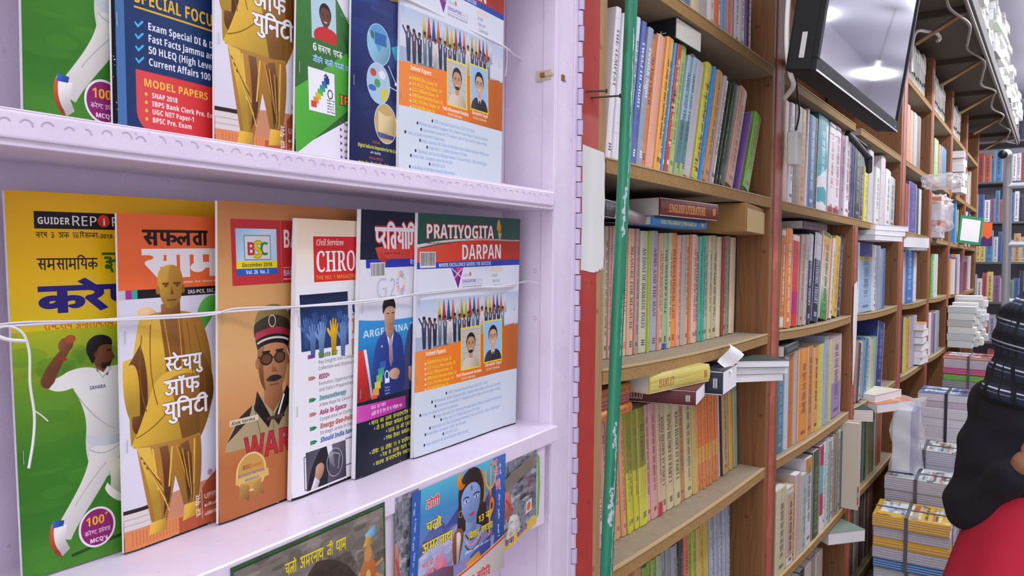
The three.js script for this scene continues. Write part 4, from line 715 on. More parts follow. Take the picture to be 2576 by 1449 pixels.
// a slab that may bow; its front takes the whole sheet of print, its other faces the colour at the print's left edge
function slab(w, h, z0, z1, bow, nx = 10, ny = 4) {
  const g = new THREE.BoxGeometry(w, h, z1 - z0, nx, ny, 1), p = g.attributes.position, n = g.attributes.normal, uv = g.attributes.uv;
  for (let i = 0; i < p.count; i++) {
    const s = p.getX(i) / w + 0.5, v = p.getY(i) / h + 0.5; if (n.getZ(i) < 0.5) uv.setXY(i, 0.006, v);
    p.setXYZ(i, p.getX(i) + w / 2, p.getY(i) + h / 2, p.getZ(i) + (z0 + z1) / 2 + bow(s, v));
  }
  g.computeVertexNormals(); return g;
}
function magazine(label, cov, [xl, zl, xr, zr, y, h, lean], thick, o = {}) {
  const w = Math.hypot(xr - xl, zr - zl), t = thing('magazine', label, 'magazine', [xl, y, zl - thick], 'magazines standing in the lilac rack');
  t.rotation.set(-Math.atan2(lean, h), Math.atan2(-(zr - zl), xr - xl), o.tilt || 0, 'YXZ');
  const k = o.bow ?? 0.002, bow = (s, v) => k * Math.sin(Math.PI * Math.min(1, s * 1.1)) + (o.curl || 0) * Math.max(0, s - 0.7) ** 2 * 11 * (1 - v * 0.6) - 0.0016 * Math.max(0, 0.03 - s) / 0.03;
  part('front_cover', slab(w, h, thick - 0.0004, thick, bow, 16, 5), COV[cov], t);
  const pg = part('pages', slab(w - 0.0015, h - 0.001, 0.0004, thick - 0.0004, bow), M.whitePage, t); pg.position.set(0.0003, 0.0005, 0);
  part('back_cover', slab(w, h, 0, 0.0004, bow), M.whitePage, t);
  if (thick > 0.0045) { const sp = part('spine', box(-0.0004, 0.0008, 0, h, 0.0, thick - 0.0012, 0.0002), o.spine || M.whitePage, t); sp.position.z = bow(0, 0.5); }
  for (const v of [0.3, 0.62]) part('staple', box(0.0035, 0.004, h * v, h * v + 0.011, thick + bow(0.02, 0.5), thick + bow(0.02, 0.5) + 0.0004), M.steel, t);
  return t;
}
const LOW = 'on the lower shelf', UP = 'on the upper shelf';
magazine(`yellow and green magazine with a cricket bowler, leftmost ${LOW}`, 'cricket', [0.249, -0.050, 0.470, -0.058, 1.0466, 0.306, 0.009], 0.004, { bow: 0.003, tilt: 0.022 });
magazine(`orange-topped magazine with a golden statue ${LOW}, beside the bowler cover`, 'statue', [0.322, -0.038, 0.535, -0.064, 1.0486, 0.290, -0.002], 0.003, { tilt: 0.022 });
magazine(`tan magazine with a uniformed officer in a peaked cap ${LOW}`, 'officer', [0.408, -0.033, 0.628, -0.062, 1.0512, 0.304, -0.007], 0.0035, { tilt: 0.022 });
magazine(`white magazine with red title box and photograph of raised hands ${LOW}`, 'chronicle', [0.490, -0.032, 0.702, -0.064, 1.0537, 0.290, -0.013], 0.006, { tilt: 0.022 });
magazine(`navy-topped magazine with a man in blue suit ${LOW}, second from the right`, 'hindi', [0.577, -0.032, 0.797, -0.066, 1.0562, 0.302, -0.012], 0.006, { tilt: 0.022 });
magazine(`red and pale blue magazine with a row of people, rightmost ${LOW}`, 'english', [0.675, -0.036, 0.897, -0.047, 1.0592, 0.301, -0.011], 0.005, { bow: 0.001, curl: 0.004, tilt: 0.022 });
magazine(`yellow and green magazine with a cricket bowler, leftmost ${UP}`, 'cricket', [0.247, -0.036, 0.485, -0.062, 1.4005, 0.331, 0.006], 0.004);
magazine(`dark blue magazine with a red list panel ${UP}, beside the bowler cover`, 'focus', [0.312, -0.032, 0.53, -0.058, 1.4005, 0.305, 0.006], 0.003);
magazine(`magazine with a golden statue on white ${UP}, third from the left`, 'statue', [0.402, -0.029, 0.636, -0.055, 1.4005, 0.325, 0.001], 0.003);
magazine(`green and white magazine with a portrait in red ${UP}`, 'iffi', [0.490, -0.028, 0.706, -0.054, 1.4005, 0.3, -0.005], 0.003);
magazine(`dark blue magazine with round pictures ${UP}, second from the right`, 'circles', [0.562, -0.027, 0.776, -0.05, 1.4005, 0.305, -0.004], 0.003);
magazine(`red and pale blue magazine with a row of people, rightmost ${UP}`, 'english', [0.637, -0.027, 0.852, -0.04, 1.4005, 0.305, -0.002], 0.004);

// ---------------------------------------------------------------- twine across both rows
{
  const t = thing('twine', 'white plastic twine tied across the lower row of magazines', 'twine');
  const line = [[0.196, 1.2515, 0.004], [0.235, 1.2505, -0.02], [0.325, 1.2505, -0.0325], [0.40, 1.252, -0.027], [0.413, 1.2524, -0.0255], [0.494, 1.2545, -0.0205], [0.58, 1.2575, -0.0195], [0.68, 1.262, -0.0275], [0.78, 1.2665, -0.031], [0.88, 1.270, -0.036], [0.9, 1.2715, -0.045], [0.924, 1.272, -0.05]];
  const a = tube(line, 0.0013, 120, 6); a.scale(1, 1, 1); part('strand', a, M.twine, t); part('strand', tube(line.map(([x, y, z], i) => [x, y + 0.0022 * Math.sin(i * 1.9), z + 0.0008]), 0.0009, 120, 5), M.twine, t);
  const kx = new THREE.TorusKnotGeometry(0.0036, 0.0013, 50, 6); kx.translate(0.2085, 1.2495, 0.004); part('knot', kx, M.twine, t);
  part('tail', [tube([[0.207, 1.249, 0.005], [0.218, 1.2525, 0.006], [0.2275, 1.248, 0.006], [0.2325, 1.235, 0.005], [0.2335, 1.21, 0.004], [0.2365, 1.186, 0.003], [0.2355, 1.168, 0.003], [0.2325, 1.149, 0.003]], 0.0009, 60, 6), tube([[0.2365, 1.19, 0.003], [0.241, 1.186, 0.003], [0.2455, 1.181, 0.003]], 0.0005, 12, 5), tube([[0.208, 1.2485, 0.005], [0.219, 1.243, 0.006], [0.231, 1.241, 0.005]], 0.0015, 20, 6)], M.twine, t);
  part('nail', cyl(V(0.2, 1.252, -0.06), V(0.2, 1.252, 0.006), 0.0014), M.rust, t);
  part('tail', [tube([[0.9, 1.2715, -0.045], [0.912, 1.2745, -0.03], [0.918, 1.272, -0.02]], 0.0006, 12, 5)], M.twine, t);
  const u = thing('twine', 'white plastic twine tied across the upper row of magazines', 'twine');
  part('strand', tube([[0.165, 1.60, 0.003], [0.3, 1.598, -0.022], [0.41, 1.6, -0.024], [0.5, 1.603, -0.026], [0.64, 1.6065, -0.025], [0.74, 1.605, -0.032], [0.855, 1.6035, -0.04], [0.9, 1.6045, -0.055], [0.924, 1.605, -0.06]], 0.0019, 90, 6), M.twine, u);
  part('tail', tube([[0.862, 1.6035, -0.04], [0.868, 1.585, -0.044], [0.866, 1.565, -0.045]], 0.0009, 16, 5), M.twine, u);
}

// ---------------------------------------------------------------- posters pasted on the apron of the lower shelf
const CAVE = sheet(() => {
  R(0, 0, 100, 90, '#2c5a2c'); R(1.6, 1.6, 96.8, 87, '#7c746a'); dots(500, 2, 98, 2, 88, 1, 8, ['#5c544a', '#9c9488', '#3c342c', '#b4ac9c'], 0.5); P('M14 90C20 50 34 22 50 14C66 16 80 26 82 46C86 66 84 80 84 90Z', '#3c3024'); dots(240, 20, 82, 20, 88, 1, 7, ['#2c2218', '#54442f', '#241a12'], 0.5); R(1.6, 1.6, 96.8, 0.6, '#18300f');
  D('चलो अमरनाथ जी धाम', 30, 9, 5.2, '#e8d434', { w: 40, lw: 17, edge: '#3c2c10', edgeW: 6 }); P('M6 22L16 20L18 24L8 27Z', '#7cc0ec'); P('M84 12L92 9L92 14L85 16Z', '#7cc0ec'); P('M82 62L94 58L94 61L84 66Z', '#7cc0ec');
  P('M84 24C80 26 78 34 80 44L78 60L92 60L92 44C94 34 92 26 88 24Z', '#b4652c'); E(86, 22, 3, 4, '#c88a4c'); P('M82 18L86 12L90 18Z', '#d8a83c'); P('M79 40C76 48 78 56 83 58L84 42ZM90 42L92 58C96 54 96 46 94 40Z', '#d03c34'); P('M80 30L72 34M92 30L98 28M80 34L72 42M92 34L98 38', null, '#c48a54', 1.6); E(86, 34, 2, 4, '#d8b060');
  E(52, 74, 10, 14, '#dcdce4'); E(52, 74, 5, 8, '#8c90a8'); E(52, 70, 2.4, 3, '#b8a090'); P('M49 68L52 60L55 68Z', '#1c1a20'); P('M56 74L60 66', null, '#c87a3c', 1); P('M34 58L46 50L46 60L34 66Z', '#e4e0dc'); D('अमर', 35, 60, 4, '#c83434', { w: 10, lw: 18 });
}, 100, 90, 8);
const GOD = sheet(() => {
  R(0, 0, 100, 90, LG(0, 0, 0, 60, '#54b8d0', '#3c8cc0', '#6c7cc0', '#8c86b8')); P('M8 40L26 26L34 34L50 22L70 34L92 14V60H8Z', '#3c4c8c'); P('M8 48L30 40L44 50V62H8Z', '#b8bcd8'); P('M26 26L30 32L22 33Z', '#e0e6f0'); dots(120, 8, 90, 36, 66, 2, 9, ['#d8d8ec', '#5c64a0', '#8c94c8'], 0.35);
  R(0, 0, 8, 90, '#2c5cac'); P('M84 0H100V90H84C90 60 92 30 84 0Z', '#2c5cac'); for (let i = 0; i < 7; i++) scrawl(3 + (i % 2), 88 - i * 12, 9, 2, '#c8d8f0', -1.5); for (let i = 0; i < 6; i++) scrawl(92, 6 + i * 12, 9, 2.4, '#dce6f4', 1.5);
  P('M46 20C44 6 54 -2 62 0C72 2 76 14 74 26C80 40 84 60 82 66H42C44 50 47 34 46 20Z', '#2c1c18'); P('M70 4C75 12 76 22 74 30', null, '#c08434', 1.8); P('M40 66C42 52 50 46 56 44L66 44C76 48 82 56 84 66Z', '#7c98cc'); P('M54 36H66V48H54Z', '#7c98cc'); P('M49 20C49 32 54 41 60 41C66 41 70 32 70 20C68 8 51 8 49 20Z', '#86a4d8'); P('M49 18C52 8 66 6 70 18C72 8 66 0 60 0C52 0 47 8 49 18Z', '#241816'); P('M51 21.6C53 20 56 20 57 21.8M62 21.4C64 19.6 67 19.8 69 21', null, '#1c1a28', 0.9); E(54.4, 23.6, 2, 1, '#f4f4f8'); E(65.4, 23, 2, 1, '#f4f4f8'); E(54.6, 23.6, 0.9, 1, '#1c1a28'); E(65.4, 23, 0.9, 1, '#1c1a28'); P('M59.6 22L58.6 30L61.4 30.4', null, '#6a84b8', 0.6); P('M57 34.4C59 33.4 62 33.4 64 34C62 36.6 59 36.6 57 34.4Z', '#c8385c'); E(60, 15, 1.2, 2, '#8c7434'); E(48.6, 31, 1.6, 2.4, null, '#d8a83c', 0.5); E(70.6, 29, 1.4, 2, '#3c2c24');
  P('M50 -1C44 0 42 8 46 12C48 14 52 13 53 10C49 10 47 5 50 -1Z', '#f08c1c'); P('M76 6C75 18 79 22 82 22C86 22 89 16 88 4M82 2V66', null, '#e0a42c', 1.6); P('M82 0L80.6 5H83.4Z', '#e0a42c'); P('M80 24L84 40', null, '#8c4c2c', 2.4); E(84, 36, 3, 6.6, '#d8782c'); E(84, 36, 1.2, 2.6, '#3c1c14');
  P('M42 66C40 54 40 46 43 42C47 39 52 42 52 48C52 54 49 58 48 66Z', '#8c4c2c'); P('M44.6 44C48 42 50 46 49 50L47 66H45Z', '#d8cfc8'); for (let i = 0; i < 3; i++) P(`M54 ${48 + i * 4}C58 ${56 + i * 4} 66 ${56 + i * 4} 72 ${48 + i * 4}`, null, ['#4c2c20', '#c8b8b4', '#5c3828'][i], 1.2);
  P('M22 80C21 70 22 62 24 58L26 50L27.6 58L29 49L30.6 58L32 50L33 60L35 56L36 66L33 82Z', '#e07c98'); for (let i = 0; i < 3; i++) P(`M24 ${64 + i * 4}L34 ${62 + i * 4}`, null, '#c04c6c', 0.5); P('M29 66L31 78L27 78Z', '#3c1420');
  P('M8 64L20 60L42 66V80H8Z', '#7c5470'); P('M60 66L84 58V76L60 80Z', '#3c4c98'); P('M56 70L70 66L76 76L58 80Z', '#d89434');
  D('जोगी', 13, 10, 6, '#d8343c', { w: 13, lw: 17, edge: '#f4f0f0', edgeW: 12 }); D('चलो', 14, 26, 6, '#f0d838', { w: 15, lw: 18, edge: '#2c2440', edgeW: 8 }); D('अमरनाथ', 11, 40, 6.4, '#f0d838', { w: 30, lw: 18, edge: '#2c2440', edgeW: 8 }); D('भोले की फौज'.replace('ौ', 'ो'), 12, 54, 3, '#d8344c', { w: 18, lw: 17, edge: '#f0e8f0', edgeW: 12 }); D('करेगी मौज'.replace('ौ', 'ो'), 15, 60, 3, '#d8344c', { w: 16, lw: 17, edge: '#f0e8f0', edgeW: 12 });
  T('13', 68, 44, 7, '#f0d838', { w: 7, edge: '#3c2c10', ew: 0.8 }); D('वां', 77, 39.4, 5, '#f0d838', { w: 7, lw: 17, edge: '#3c2c10', edgeW: 8 }); D('विशाल भणडारा', 58, 49, 4.8, '#f0d838', { w: 28, lw: 17, edge: '#3c2c10', edgeW: 8 }); scrawl(58, 58, 26, 2.4, '#e84c9c'); scrawl(54, 63, 30, 2, '#f0f0f4'); D('में डेरा डाल', 86, -3, 2, '#000', { w: 0.1 });
  c2.save(); c2.translate(86, 2); c2.rotate(1.35); D('में डेरा डाल', 0, -2, 4.4, '#d8343c', { w: 24, lw: 18, edge: '#f6f0f0', edgeW: 12 }); c2.restore();
  P('M0 76C30 80 70 76 100 66V90H0Z', '#e8dcd4'); P('M0 76C30 80 70 76 100 66', null, '#d83c2c', 1.4); P('M0 74.6C30 78.6 70 74.6 100 64.6', null, '#f0c83c', 0.8); D('शिव शकति मानव सेवा समिति', 10, 83, 5.6, '#d8303c', { w: 74, lw: 17 });
}, 100, 90, 8);
const SIDE = sheet(() => {
  R(0, 0, 60, 90, '#7c8088'); dots(320, 0, 60, 0, 90, 1, 7, ['#3c4048', '#b8bcc4', '#5c5c60', '#d0d0d4', '#24262c'], 0.6); P('M0 30C6 28 10 34 12 44L14 60H0Z', '#c87c64'); P('M2 40L16 56', null, '#c03c34', 3); P('M10 60C24 58 30 70 28 82H4Z', '#d8d4cc'); dots(40, 4, 30, 60, 84, 1, 4, ['#7c8c9c', '#d88c4c', '#e8e8e8'], 0.7); scrawl(40, 30, 12, 3, '#d8344c'); scrawl(38, 38, 14, 3, '#d8344c'); scrawl(40, 46, 12, 3, '#d8344c'); R(40, 56, 12, 14, '#d8d0c8'); E(46, 63, 4, 5, '#d86c3c'); R(0, 80, 60, 10, '#d8b448'); D('सेवा समिति', 2, 82, 5, '#2c3ca0', { w: 42, lw: 18 });
}, 60, 90, 8);
const poster = (name, label, c, tl, tr, bl, br, seg = 12) => {  // a thin sheet of paper between four corners, standing clear of the board by its own curl
  const A = (s, v) => V(...[0, 1, 2].map((k) => (tl[k] * (1 - s) + tr[k] * s) * (1 - v) + (bl[k] * (1 - s) + br[k] * s) * v));
  const pos = [], uv = [], idx = [], n = seg; for (const side of [0.0006, 0]) for (let j = 0; j <= 6; j++) for (let i = 0; i <= n; i++) { const s = i / n, v = j / 6, p = A(s, v); pos.push(p.x, p.y, p.z + side + 0.0012 * Math.sin(s * 9 + v * 5) * v); uv.push(s, 1 - v); }
  const q = (n + 1) * 7; for (let j = 0; j < 6; j++) for (let i = 0; i < n; i++) { const a = j * (n + 1) + i, b = a + n + 1; idx.push(a, b, a + 1, b, b + 1, a + 1); idx.push(q + a, q + a + 1, q + b, q + b, q + a + 1, q + b + 1); }
  for (let j = 0; j < 6; j++) for (const e of [0, n]) { const a = j * (n + 1) + e, b = a + n + 1; if (e) idx.push(a, b, q + a, b, q + b, q + a); else idx.push(a, q + a, b, b, q + a, q + b); }
  for (let i = 0; i < n; i++) { idx.push(i, i + 1, q + i, i + 1, q + i + 1, q + i); const a = 6 * (n + 1) + i; idx.push(a, q + a, a + 1, a + 1, q + a, q + a + 1); }
  const g = new THREE.BufferGeometry(); g.setAttribute('position', new THREE.Float32BufferAttribute(pos, 3)); g.setAttribute('uv', new THREE.Float32BufferAttribute(uv, 2)); g.setIndex(idx); g.computeVertexNormals();
  return single(name, label, 'poster', g, std('#ffffff', 0.45, { map: tex(c) }));
};
poster('pasted_poster', 'green-bordered poster of a dark cave, pasted under the lower lilac shelf', CAVE, [0.366, 1.044, 0.0475], [0.556, 1.0495, 0.034], [0.37, 0.86, 0.0475], [0.562, 0.862, 0.0345]);
poster('pasted_poster', 'narrow torn poster strip between the cave poster and the blue poster', SIDE, [0.573, 1.049, 0.0325], [0.612, 1.050, 0.03], [0.573, 0.9, 0.0325], [0.612, 0.9, 0.03], 4);
poster('pasted_poster', 'bright blue poster of a blue-skinned figure with a trident under the lower shelf', GOD, [0.598, 1.0475, 0.0335], [0.785, 1.0535, 0.022], [0.592, 0.905, 0.034], [0.782, 0.905, 0.0225]);
poster('pasted_poster', 'small grey rock poster with a yellow foot, rightmost under the lower shelf', SIDE, [0.787, 1.0445, 0.0195], [0.868, 1.043, 0.0152], [0.787, 0.922, 0.0198], [0.866, 0.938, 0.0155], 6);
single('green_strip', 'bright green strip of paper at the right edge of the rock poster', 'paper', (() => { const g = flat([[0.868, 1.036], [0.8725, 1.03], [0.8745, 0.99], [0.872, 0.95], [0.868, 0.945], [0.870, 0.99]], 0.0006); g.translate(0, 0, 0.0165); return g; })(), std('#62b52c', 0.6));
single('parcel_tape', 'wrinkled brown parcel tape stuck across the corner of the rock poster', 'tape', (() => { const g = new THREE.BoxGeometry(0.07, 0.017, 0.0006, 14, 3, 1), p = g.attributes.position; for (let i = 0; i < p.count; i++) p.setZ(i, p.getZ(i) + 0.001 * Math.sin(p.getX(i) * 210 + p.getY(i) * 160)); g.computeVertexNormals(); g.rotateZ(0.32); g.translate(0.818, 1.021, 0.0225); return g; })(), new THREE.MeshPhysicalMaterial({ color: '#a89c90', roughness: 0.16, clearcoat: 0.6, transmission: 0.5, thickness: 0 }));

// ---------------------------------------------------------------- books
// every spine has its own strip of print in one of two sheets; beside it lies a patch of the plain cover colour
class Atlas {
  constructor(size, rough) { [this.c, this.g] = canvas(size, size); this.n = size; this.x = 0; this.y = 0; this.g.fillStyle = '#bbb'; this.g.fillRect(0, 0, size, size); this.m = new THREE.MeshStandardMaterial({ map: tex(this.c), roughness: rough }); }
  cell(w, h) { if (this.x + w + 8 > this.n) { this.x = 0; this.y += h + 2; } if (this.y + h > this.n) throw new Error('atlas full'); const r = { x: this.x, y: this.y, w, h }; this.x += w + 8; return r; }
  uv(r, s, v) { return [(r.x + 0.5 + s * (r.w - 1)) / this.n, 1 - (r.y + 0.5 + (1 - v) * (r.h - 1)) / this.n]; }
  plain(r) { return [(r.x + r.w + 3) / this.n, 1 - (r.y + r.h / 2) / this.n]; }
}
const NEAR = new Atlas(2048, 0.5), FAR = new Atlas(2048, 0.5);
const hex = (s) => '#' + s;
function shadeHex(col, k) { const c = new THREE.Color(col); const f = (v) => Math.round(Math.min(1, Math.max(0, k < 1 ? v * k : 1 - (1 - v) / k)) * 255); c.convertLinearToSRGB(); return `rgb(${f(c.r)},${f(c.g)},${f(c.b)})`; }
function drawSpine(at, r, col, tc, title, style) {
  const g = at.g, { x, y, w, h } = r; g.save(); g.beginPath(); g.rect(x, y, w + 8, h); g.clip(); g.fillStyle = col; g.fillRect(x, y, w + 8, h);
  g.beginPath(); g.rect(x, y, w, h); g.clip();
  const band = (a, b, c) => { g.fillStyle = c; g.fillRect(x, y + a * h, w, (b - a) * h); };
  if (style === 'k') for (let i = 0; i < 60; i++) { g.fillStyle = ['#c8584a', '#e8d04a', '#2c2420', '#6a8a3c', '#d8a0a0', '#f0e8d8'][i % 6]; g.globalAlpha = 0.7; g.fillRect(x + rnd() * w, y + (0.1 + rnd() * 0.85) * h, w * 0.4, h * 0.02); }
  g.globalAlpha = 1;
  if (style === 'g') { band(0.55, 0.9, '#54807c'); band(0.9, 1, '#a8b860'); }
  if (style === 'y') { band(0, 0.5, '#9c9a38'); for (let i = 0; i < 40; i++) { g.globalAlpha = 0.25; band(i / 80, i / 80 + 0.005, '#6c6c24'); } g.globalAlpha = 1; band(0.5, 1, '#d6d244'); }
  if (style === 'r') band(0.88, 1, '#cc3c54'); if (style === 'b') band(0.95, 1, '#3c60a8');
  if (style === 'o') { band(0.58, 0.74, '#dcb05c'); band(0.74, 1, '#d9905c'); }
  if (style === 't') { g.fillStyle = '#ece8ec'; g.beginPath(); g.moveTo(x + w, y); g.lineTo(x + w * 0.7, y + h * 0.1); g.lineTo(x + w, y + h * 0.5); g.lineTo(x, y + h * 0.68); g.lineTo(x, y + h * 0.78); g.lineTo(x + w * 0.6, y + h * 0.74); g.lineTo(x + w, y + h * 0.78); g.closePath(); g.fill(); band(0.92, 1, '#ece8ec'); g.fillStyle = '#2ca0b0'; g.fillRect(x, y + h * 0.8, w * 0.8, h * 0.1); }
  if (style === 'm') { band(0.93, 1, '#8c3038'); band(0.12, 0.13, '#a05050'); band(0.03, 0.05, '#3c2c2c'); }
  if (style === 'l') { band(0.88, 0.98, '#dcd8d4'); band(0.02, 0.07, '#d8d4d0'); } if (style === 'c') { band(0.01, 0.07, '#e4dcd4'); band(0.62, 0.86, '#b82468'); }
  if (style === 'n') band(0.0, 0.3, '#b8bcc0'); if (style === 'v') { const q = g.createLinearGradient(0, y, 0, y + h); q.addColorStop(0, '#d8883c'); q.addColorStop(0.3, '#d4b898'); q.addColorStop(0.6, '#d0ccc0'); q.addColorStop(0.85, '#58a05c'); q.addColorStop(1, '#3c8c48'); g.fillStyle = q; g.fillRect(x, y, w, h); band(0.01, 0.05, '#2c7c44'); }
  if (style === 'u') band(0.58, 1, '#a48cb8'); if (style === 'q') { band(0, 0.17, '#c88438'); band(0.17, 0.5, '#b8bcc4'); } if (style === 'x') { band(0.22, 0.55, '#4cb8c4'); band(0.8, 1, '#e0dce0'); }
  if (style === 'N') { band(0, 0.2, '#343c94'); band(0.2, 0.26, '#c8ac50'); }
  for (let i = 0; i < 14; i++) { g.globalAlpha = 0.16 * rnd(); g.fillStyle = rnd() < 0.5 ? '#3c3024' : '#fff'; g.fillRect(x + rnd() * w, y, Math.max(1, w * 0.05), h * rnd()); g.fillRect(x, y + rnd() * h, w, 1 + rnd() * 2); } g.globalAlpha = 1;
  if (title && title !== '~') {
    g.save(); g.translate(x + w * 0.5, y + h * 0.14); g.rotate(Math.PI / 2); g.font = `bold 100px serif`; const mw = g.measureText(title).width, size = Math.min(w * 0.62, 60), kx = Math.min(size / 100 * 1.15, h * 0.66 / mw);
    g.scale(kx, size / 100); g.textBaseline = 'middle'; g.fillStyle = hex(tc); g.fillText(title, 0, 4); g.restore();
    g.fillStyle = hex(tc); for (let k = 0; k < 3; k++) g.fillRect(x + w * 0.3, y + h * (0.89 + k * 0.018), w * 0.4, h * 0.011);
  } else if (title === '~') {  // print that cannot be read in the photograph
    let p = y + h * rr(0.1, 0.18), left = 4; const end = y + h * rr(0.7, 0.86), cw = Math.max(2.4, w * 0.4); g.fillStyle = hex(tc || '444');
    while (p < end) { if (left-- <= 0) { p += cw * 0.5; left = 3 + Math.floor(rnd() * 6); continue; } const l = rr(0.44, 0.62) * cw, t = rnd() < 0.3 ? 1 : 0.72; g.globalAlpha = rr(0.55, 0.9); g.beginPath(); g.ellipse(x + w * 0.5, p + l / 2, cw * t / 2, l * 0.42, 0, 0, 7); g.fill(); p += l; }
    g.globalAlpha = 0.8; g.fillRect(x + w * 0.3, y + h * 0.9, w * 0.4, h * 0.035); g.globalAlpha = 1;
  }
  g.restore();
}
const shared = new Map();
function spineCell(at, w, h, col, tc, title, style, share) {
  const k = at.n + rough(at) + col + tc + title; if (share || (!title && !style)) { if (shared.has(k)) return shared.get(k); }
  const r = at.cell(w, h); drawSpine(at, r, hex(col), tc, title, style); shared.set(k, r); return r;
}
const rough = (at) => (at === NEAR ? 'n' : 'f');
// standing book, base at the origin: x across the thickness, spine towards +z. The cover is one bent sheet, the pages a block inside it
const coverCache = new Map();
function bookParts(t, thick, h, d, at, r, pageMat) {
  const b = Math.min(0.0022, thick * 0.14), c = Math.min(0.0009, thick * 0.16), o = [[-thick / 2, -d], [-thick / 2, -b * 1.4]];
  for (let i = 1; i < 5; i++) { const a = i / 5; o.push([-thick / 2 + thick * a, -b * 1.4 + b * 1.4 * Math.sin(Math.PI * a) ** 0.6]); }
  o.push([thick / 2, -b * 1.4], [thick / 2, -d]);
  const inner = [[thick / 2 - c, -d], [thick / 2 - c, -b * 1.5 - c], [-thick / 2 + c, -b * 1.5 - c], [-thick / 2 + c, -d]], loop = [...o, ...inner], pos = [], uv = [], pl = at.plain(r);
  const quad = (A, B, sp) => { const q = [[A, 0], [B, 0], [B, h], [A, 0], [B, h], [A, h]]; for (const [p, y] of q) { pos.push(p[0], y, p[1]); uv.push(...(sp ? at.uv(r, p[0] / thick + 0.5, y / h) : pl)); } };
  for (let i = 0; i < loop.length; i++) quad(loop[i], loop[(i + 1) % loop.length], i >= 1 && i <= 5);
  const v2 = loop.map((p) => new THREE.Vector2(p[0], p[1]));
  for (const f of THREE.ShapeUtils.triangulateShape(v2, [])) { for (const k of f) { pos.push(loop[k][0], h, loop[k][1]); uv.push(...pl); } for (const k of [...f].reverse()) { pos.push(loop[k][0], 0, loop[k][1]); uv.push(...pl); } }
  const g = new THREE.BufferGeometry(); g.setAttribute('position', new THREE.Float32BufferAttribute(pos, 3)); g.setAttribute('uv', new THREE.Float32BufferAttribute(uv, 2)); g.computeVertexNormals();
  part('cover', g, at.m, t);
  part('pages', metre(new THREE.BoxGeometry(thick - 2 * c - 0.0001, h - 0.002, d - 0.004).translate(0, h / 2, -d / 2 - 0.0005)), pageMat, t);
}
function colourName(s) {
  const n = parseInt(s, 16), r = (n >> 16) / 255, g = ((n >> 8) & 255) / 255, b = (n & 255) / 255, hi = Math.max(r, g, b), lo = Math.min(r, g, b), sat = hi ? (hi - lo) / hi : 0, l = (hi + lo) / 2;
  if (hi < 0.22) return 'black'; if (sat < 0.1) return l > 0.82 ? 'white' : l > 0.62 ? 'pale grey' : l > 0.35 ? 'grey' : 'charcoal';
  let h = hi === r ? ((g - b) / (hi - lo)) % 6 : hi === g ? (b - r) / (hi - lo) + 2 : (r - g) / (hi - lo) + 4; h = (h * 60 + 360) % 360;
  const dark = l < 0.3, pale = sat < 0.32;
  if (h < 14 || h > 345) return dark ? 'maroon' : pale ? 'dusty pink' : sat < 0.5 ? 'salmon' : 'red'; if (h < 36) return dark ? 'dark brown' : pale ? 'cream' : sat < 0.55 ? (l > 0.6 ? 'peach' : 'tan') : l < 0.45 ? 'brown' : 'orange'; if (h < 66) return pale ? 'cream' : dark ? 'olive' : sat < 0.5 ? 'straw' : 'yellow';
  if (h < 160) return dark ? 'dark green' : pale ? 'grey-green' : h < 90 ? 'lime green' : 'green'; if (h < 200) return pale ? 'blue-grey' : 'teal'; if (h < 255) return dark ? 'navy' : pale ? 'blue-grey' : 'blue'; return dark ? 'dark purple' : pale ? 'lilac' : h > 310 ? 'magenta' : 'purple';
}
const ORD = (n) => n + (n % 100 > 10 && n % 100 < 14 ? 'th' : ['th', 'st', 'nd', 'rd'][n % 10] || 'th');
const WHERE = { Z: 'topmost shelf in view', A: 'shelf above eye level', B: 'middle shelf', C: 'shelf below the middle', D: 'second lowest shelf', E: 'lowest shelf' };
const sagAt = (y, x) => { if (y > 1.3) return 0; for (let u = 0; u < 7; u++) { const a = POST[u][1], b = POST[u + 1][0]; if (x > a && x < b) { const s = (x - a) / (b - a); return 0.007 * 4 * s * (1 - s); } } return 0; };
const bayOf = (x) => { let u = 0; while (u < 6 && x > POST[u + 1][0] + 0.04) u++; return u; };
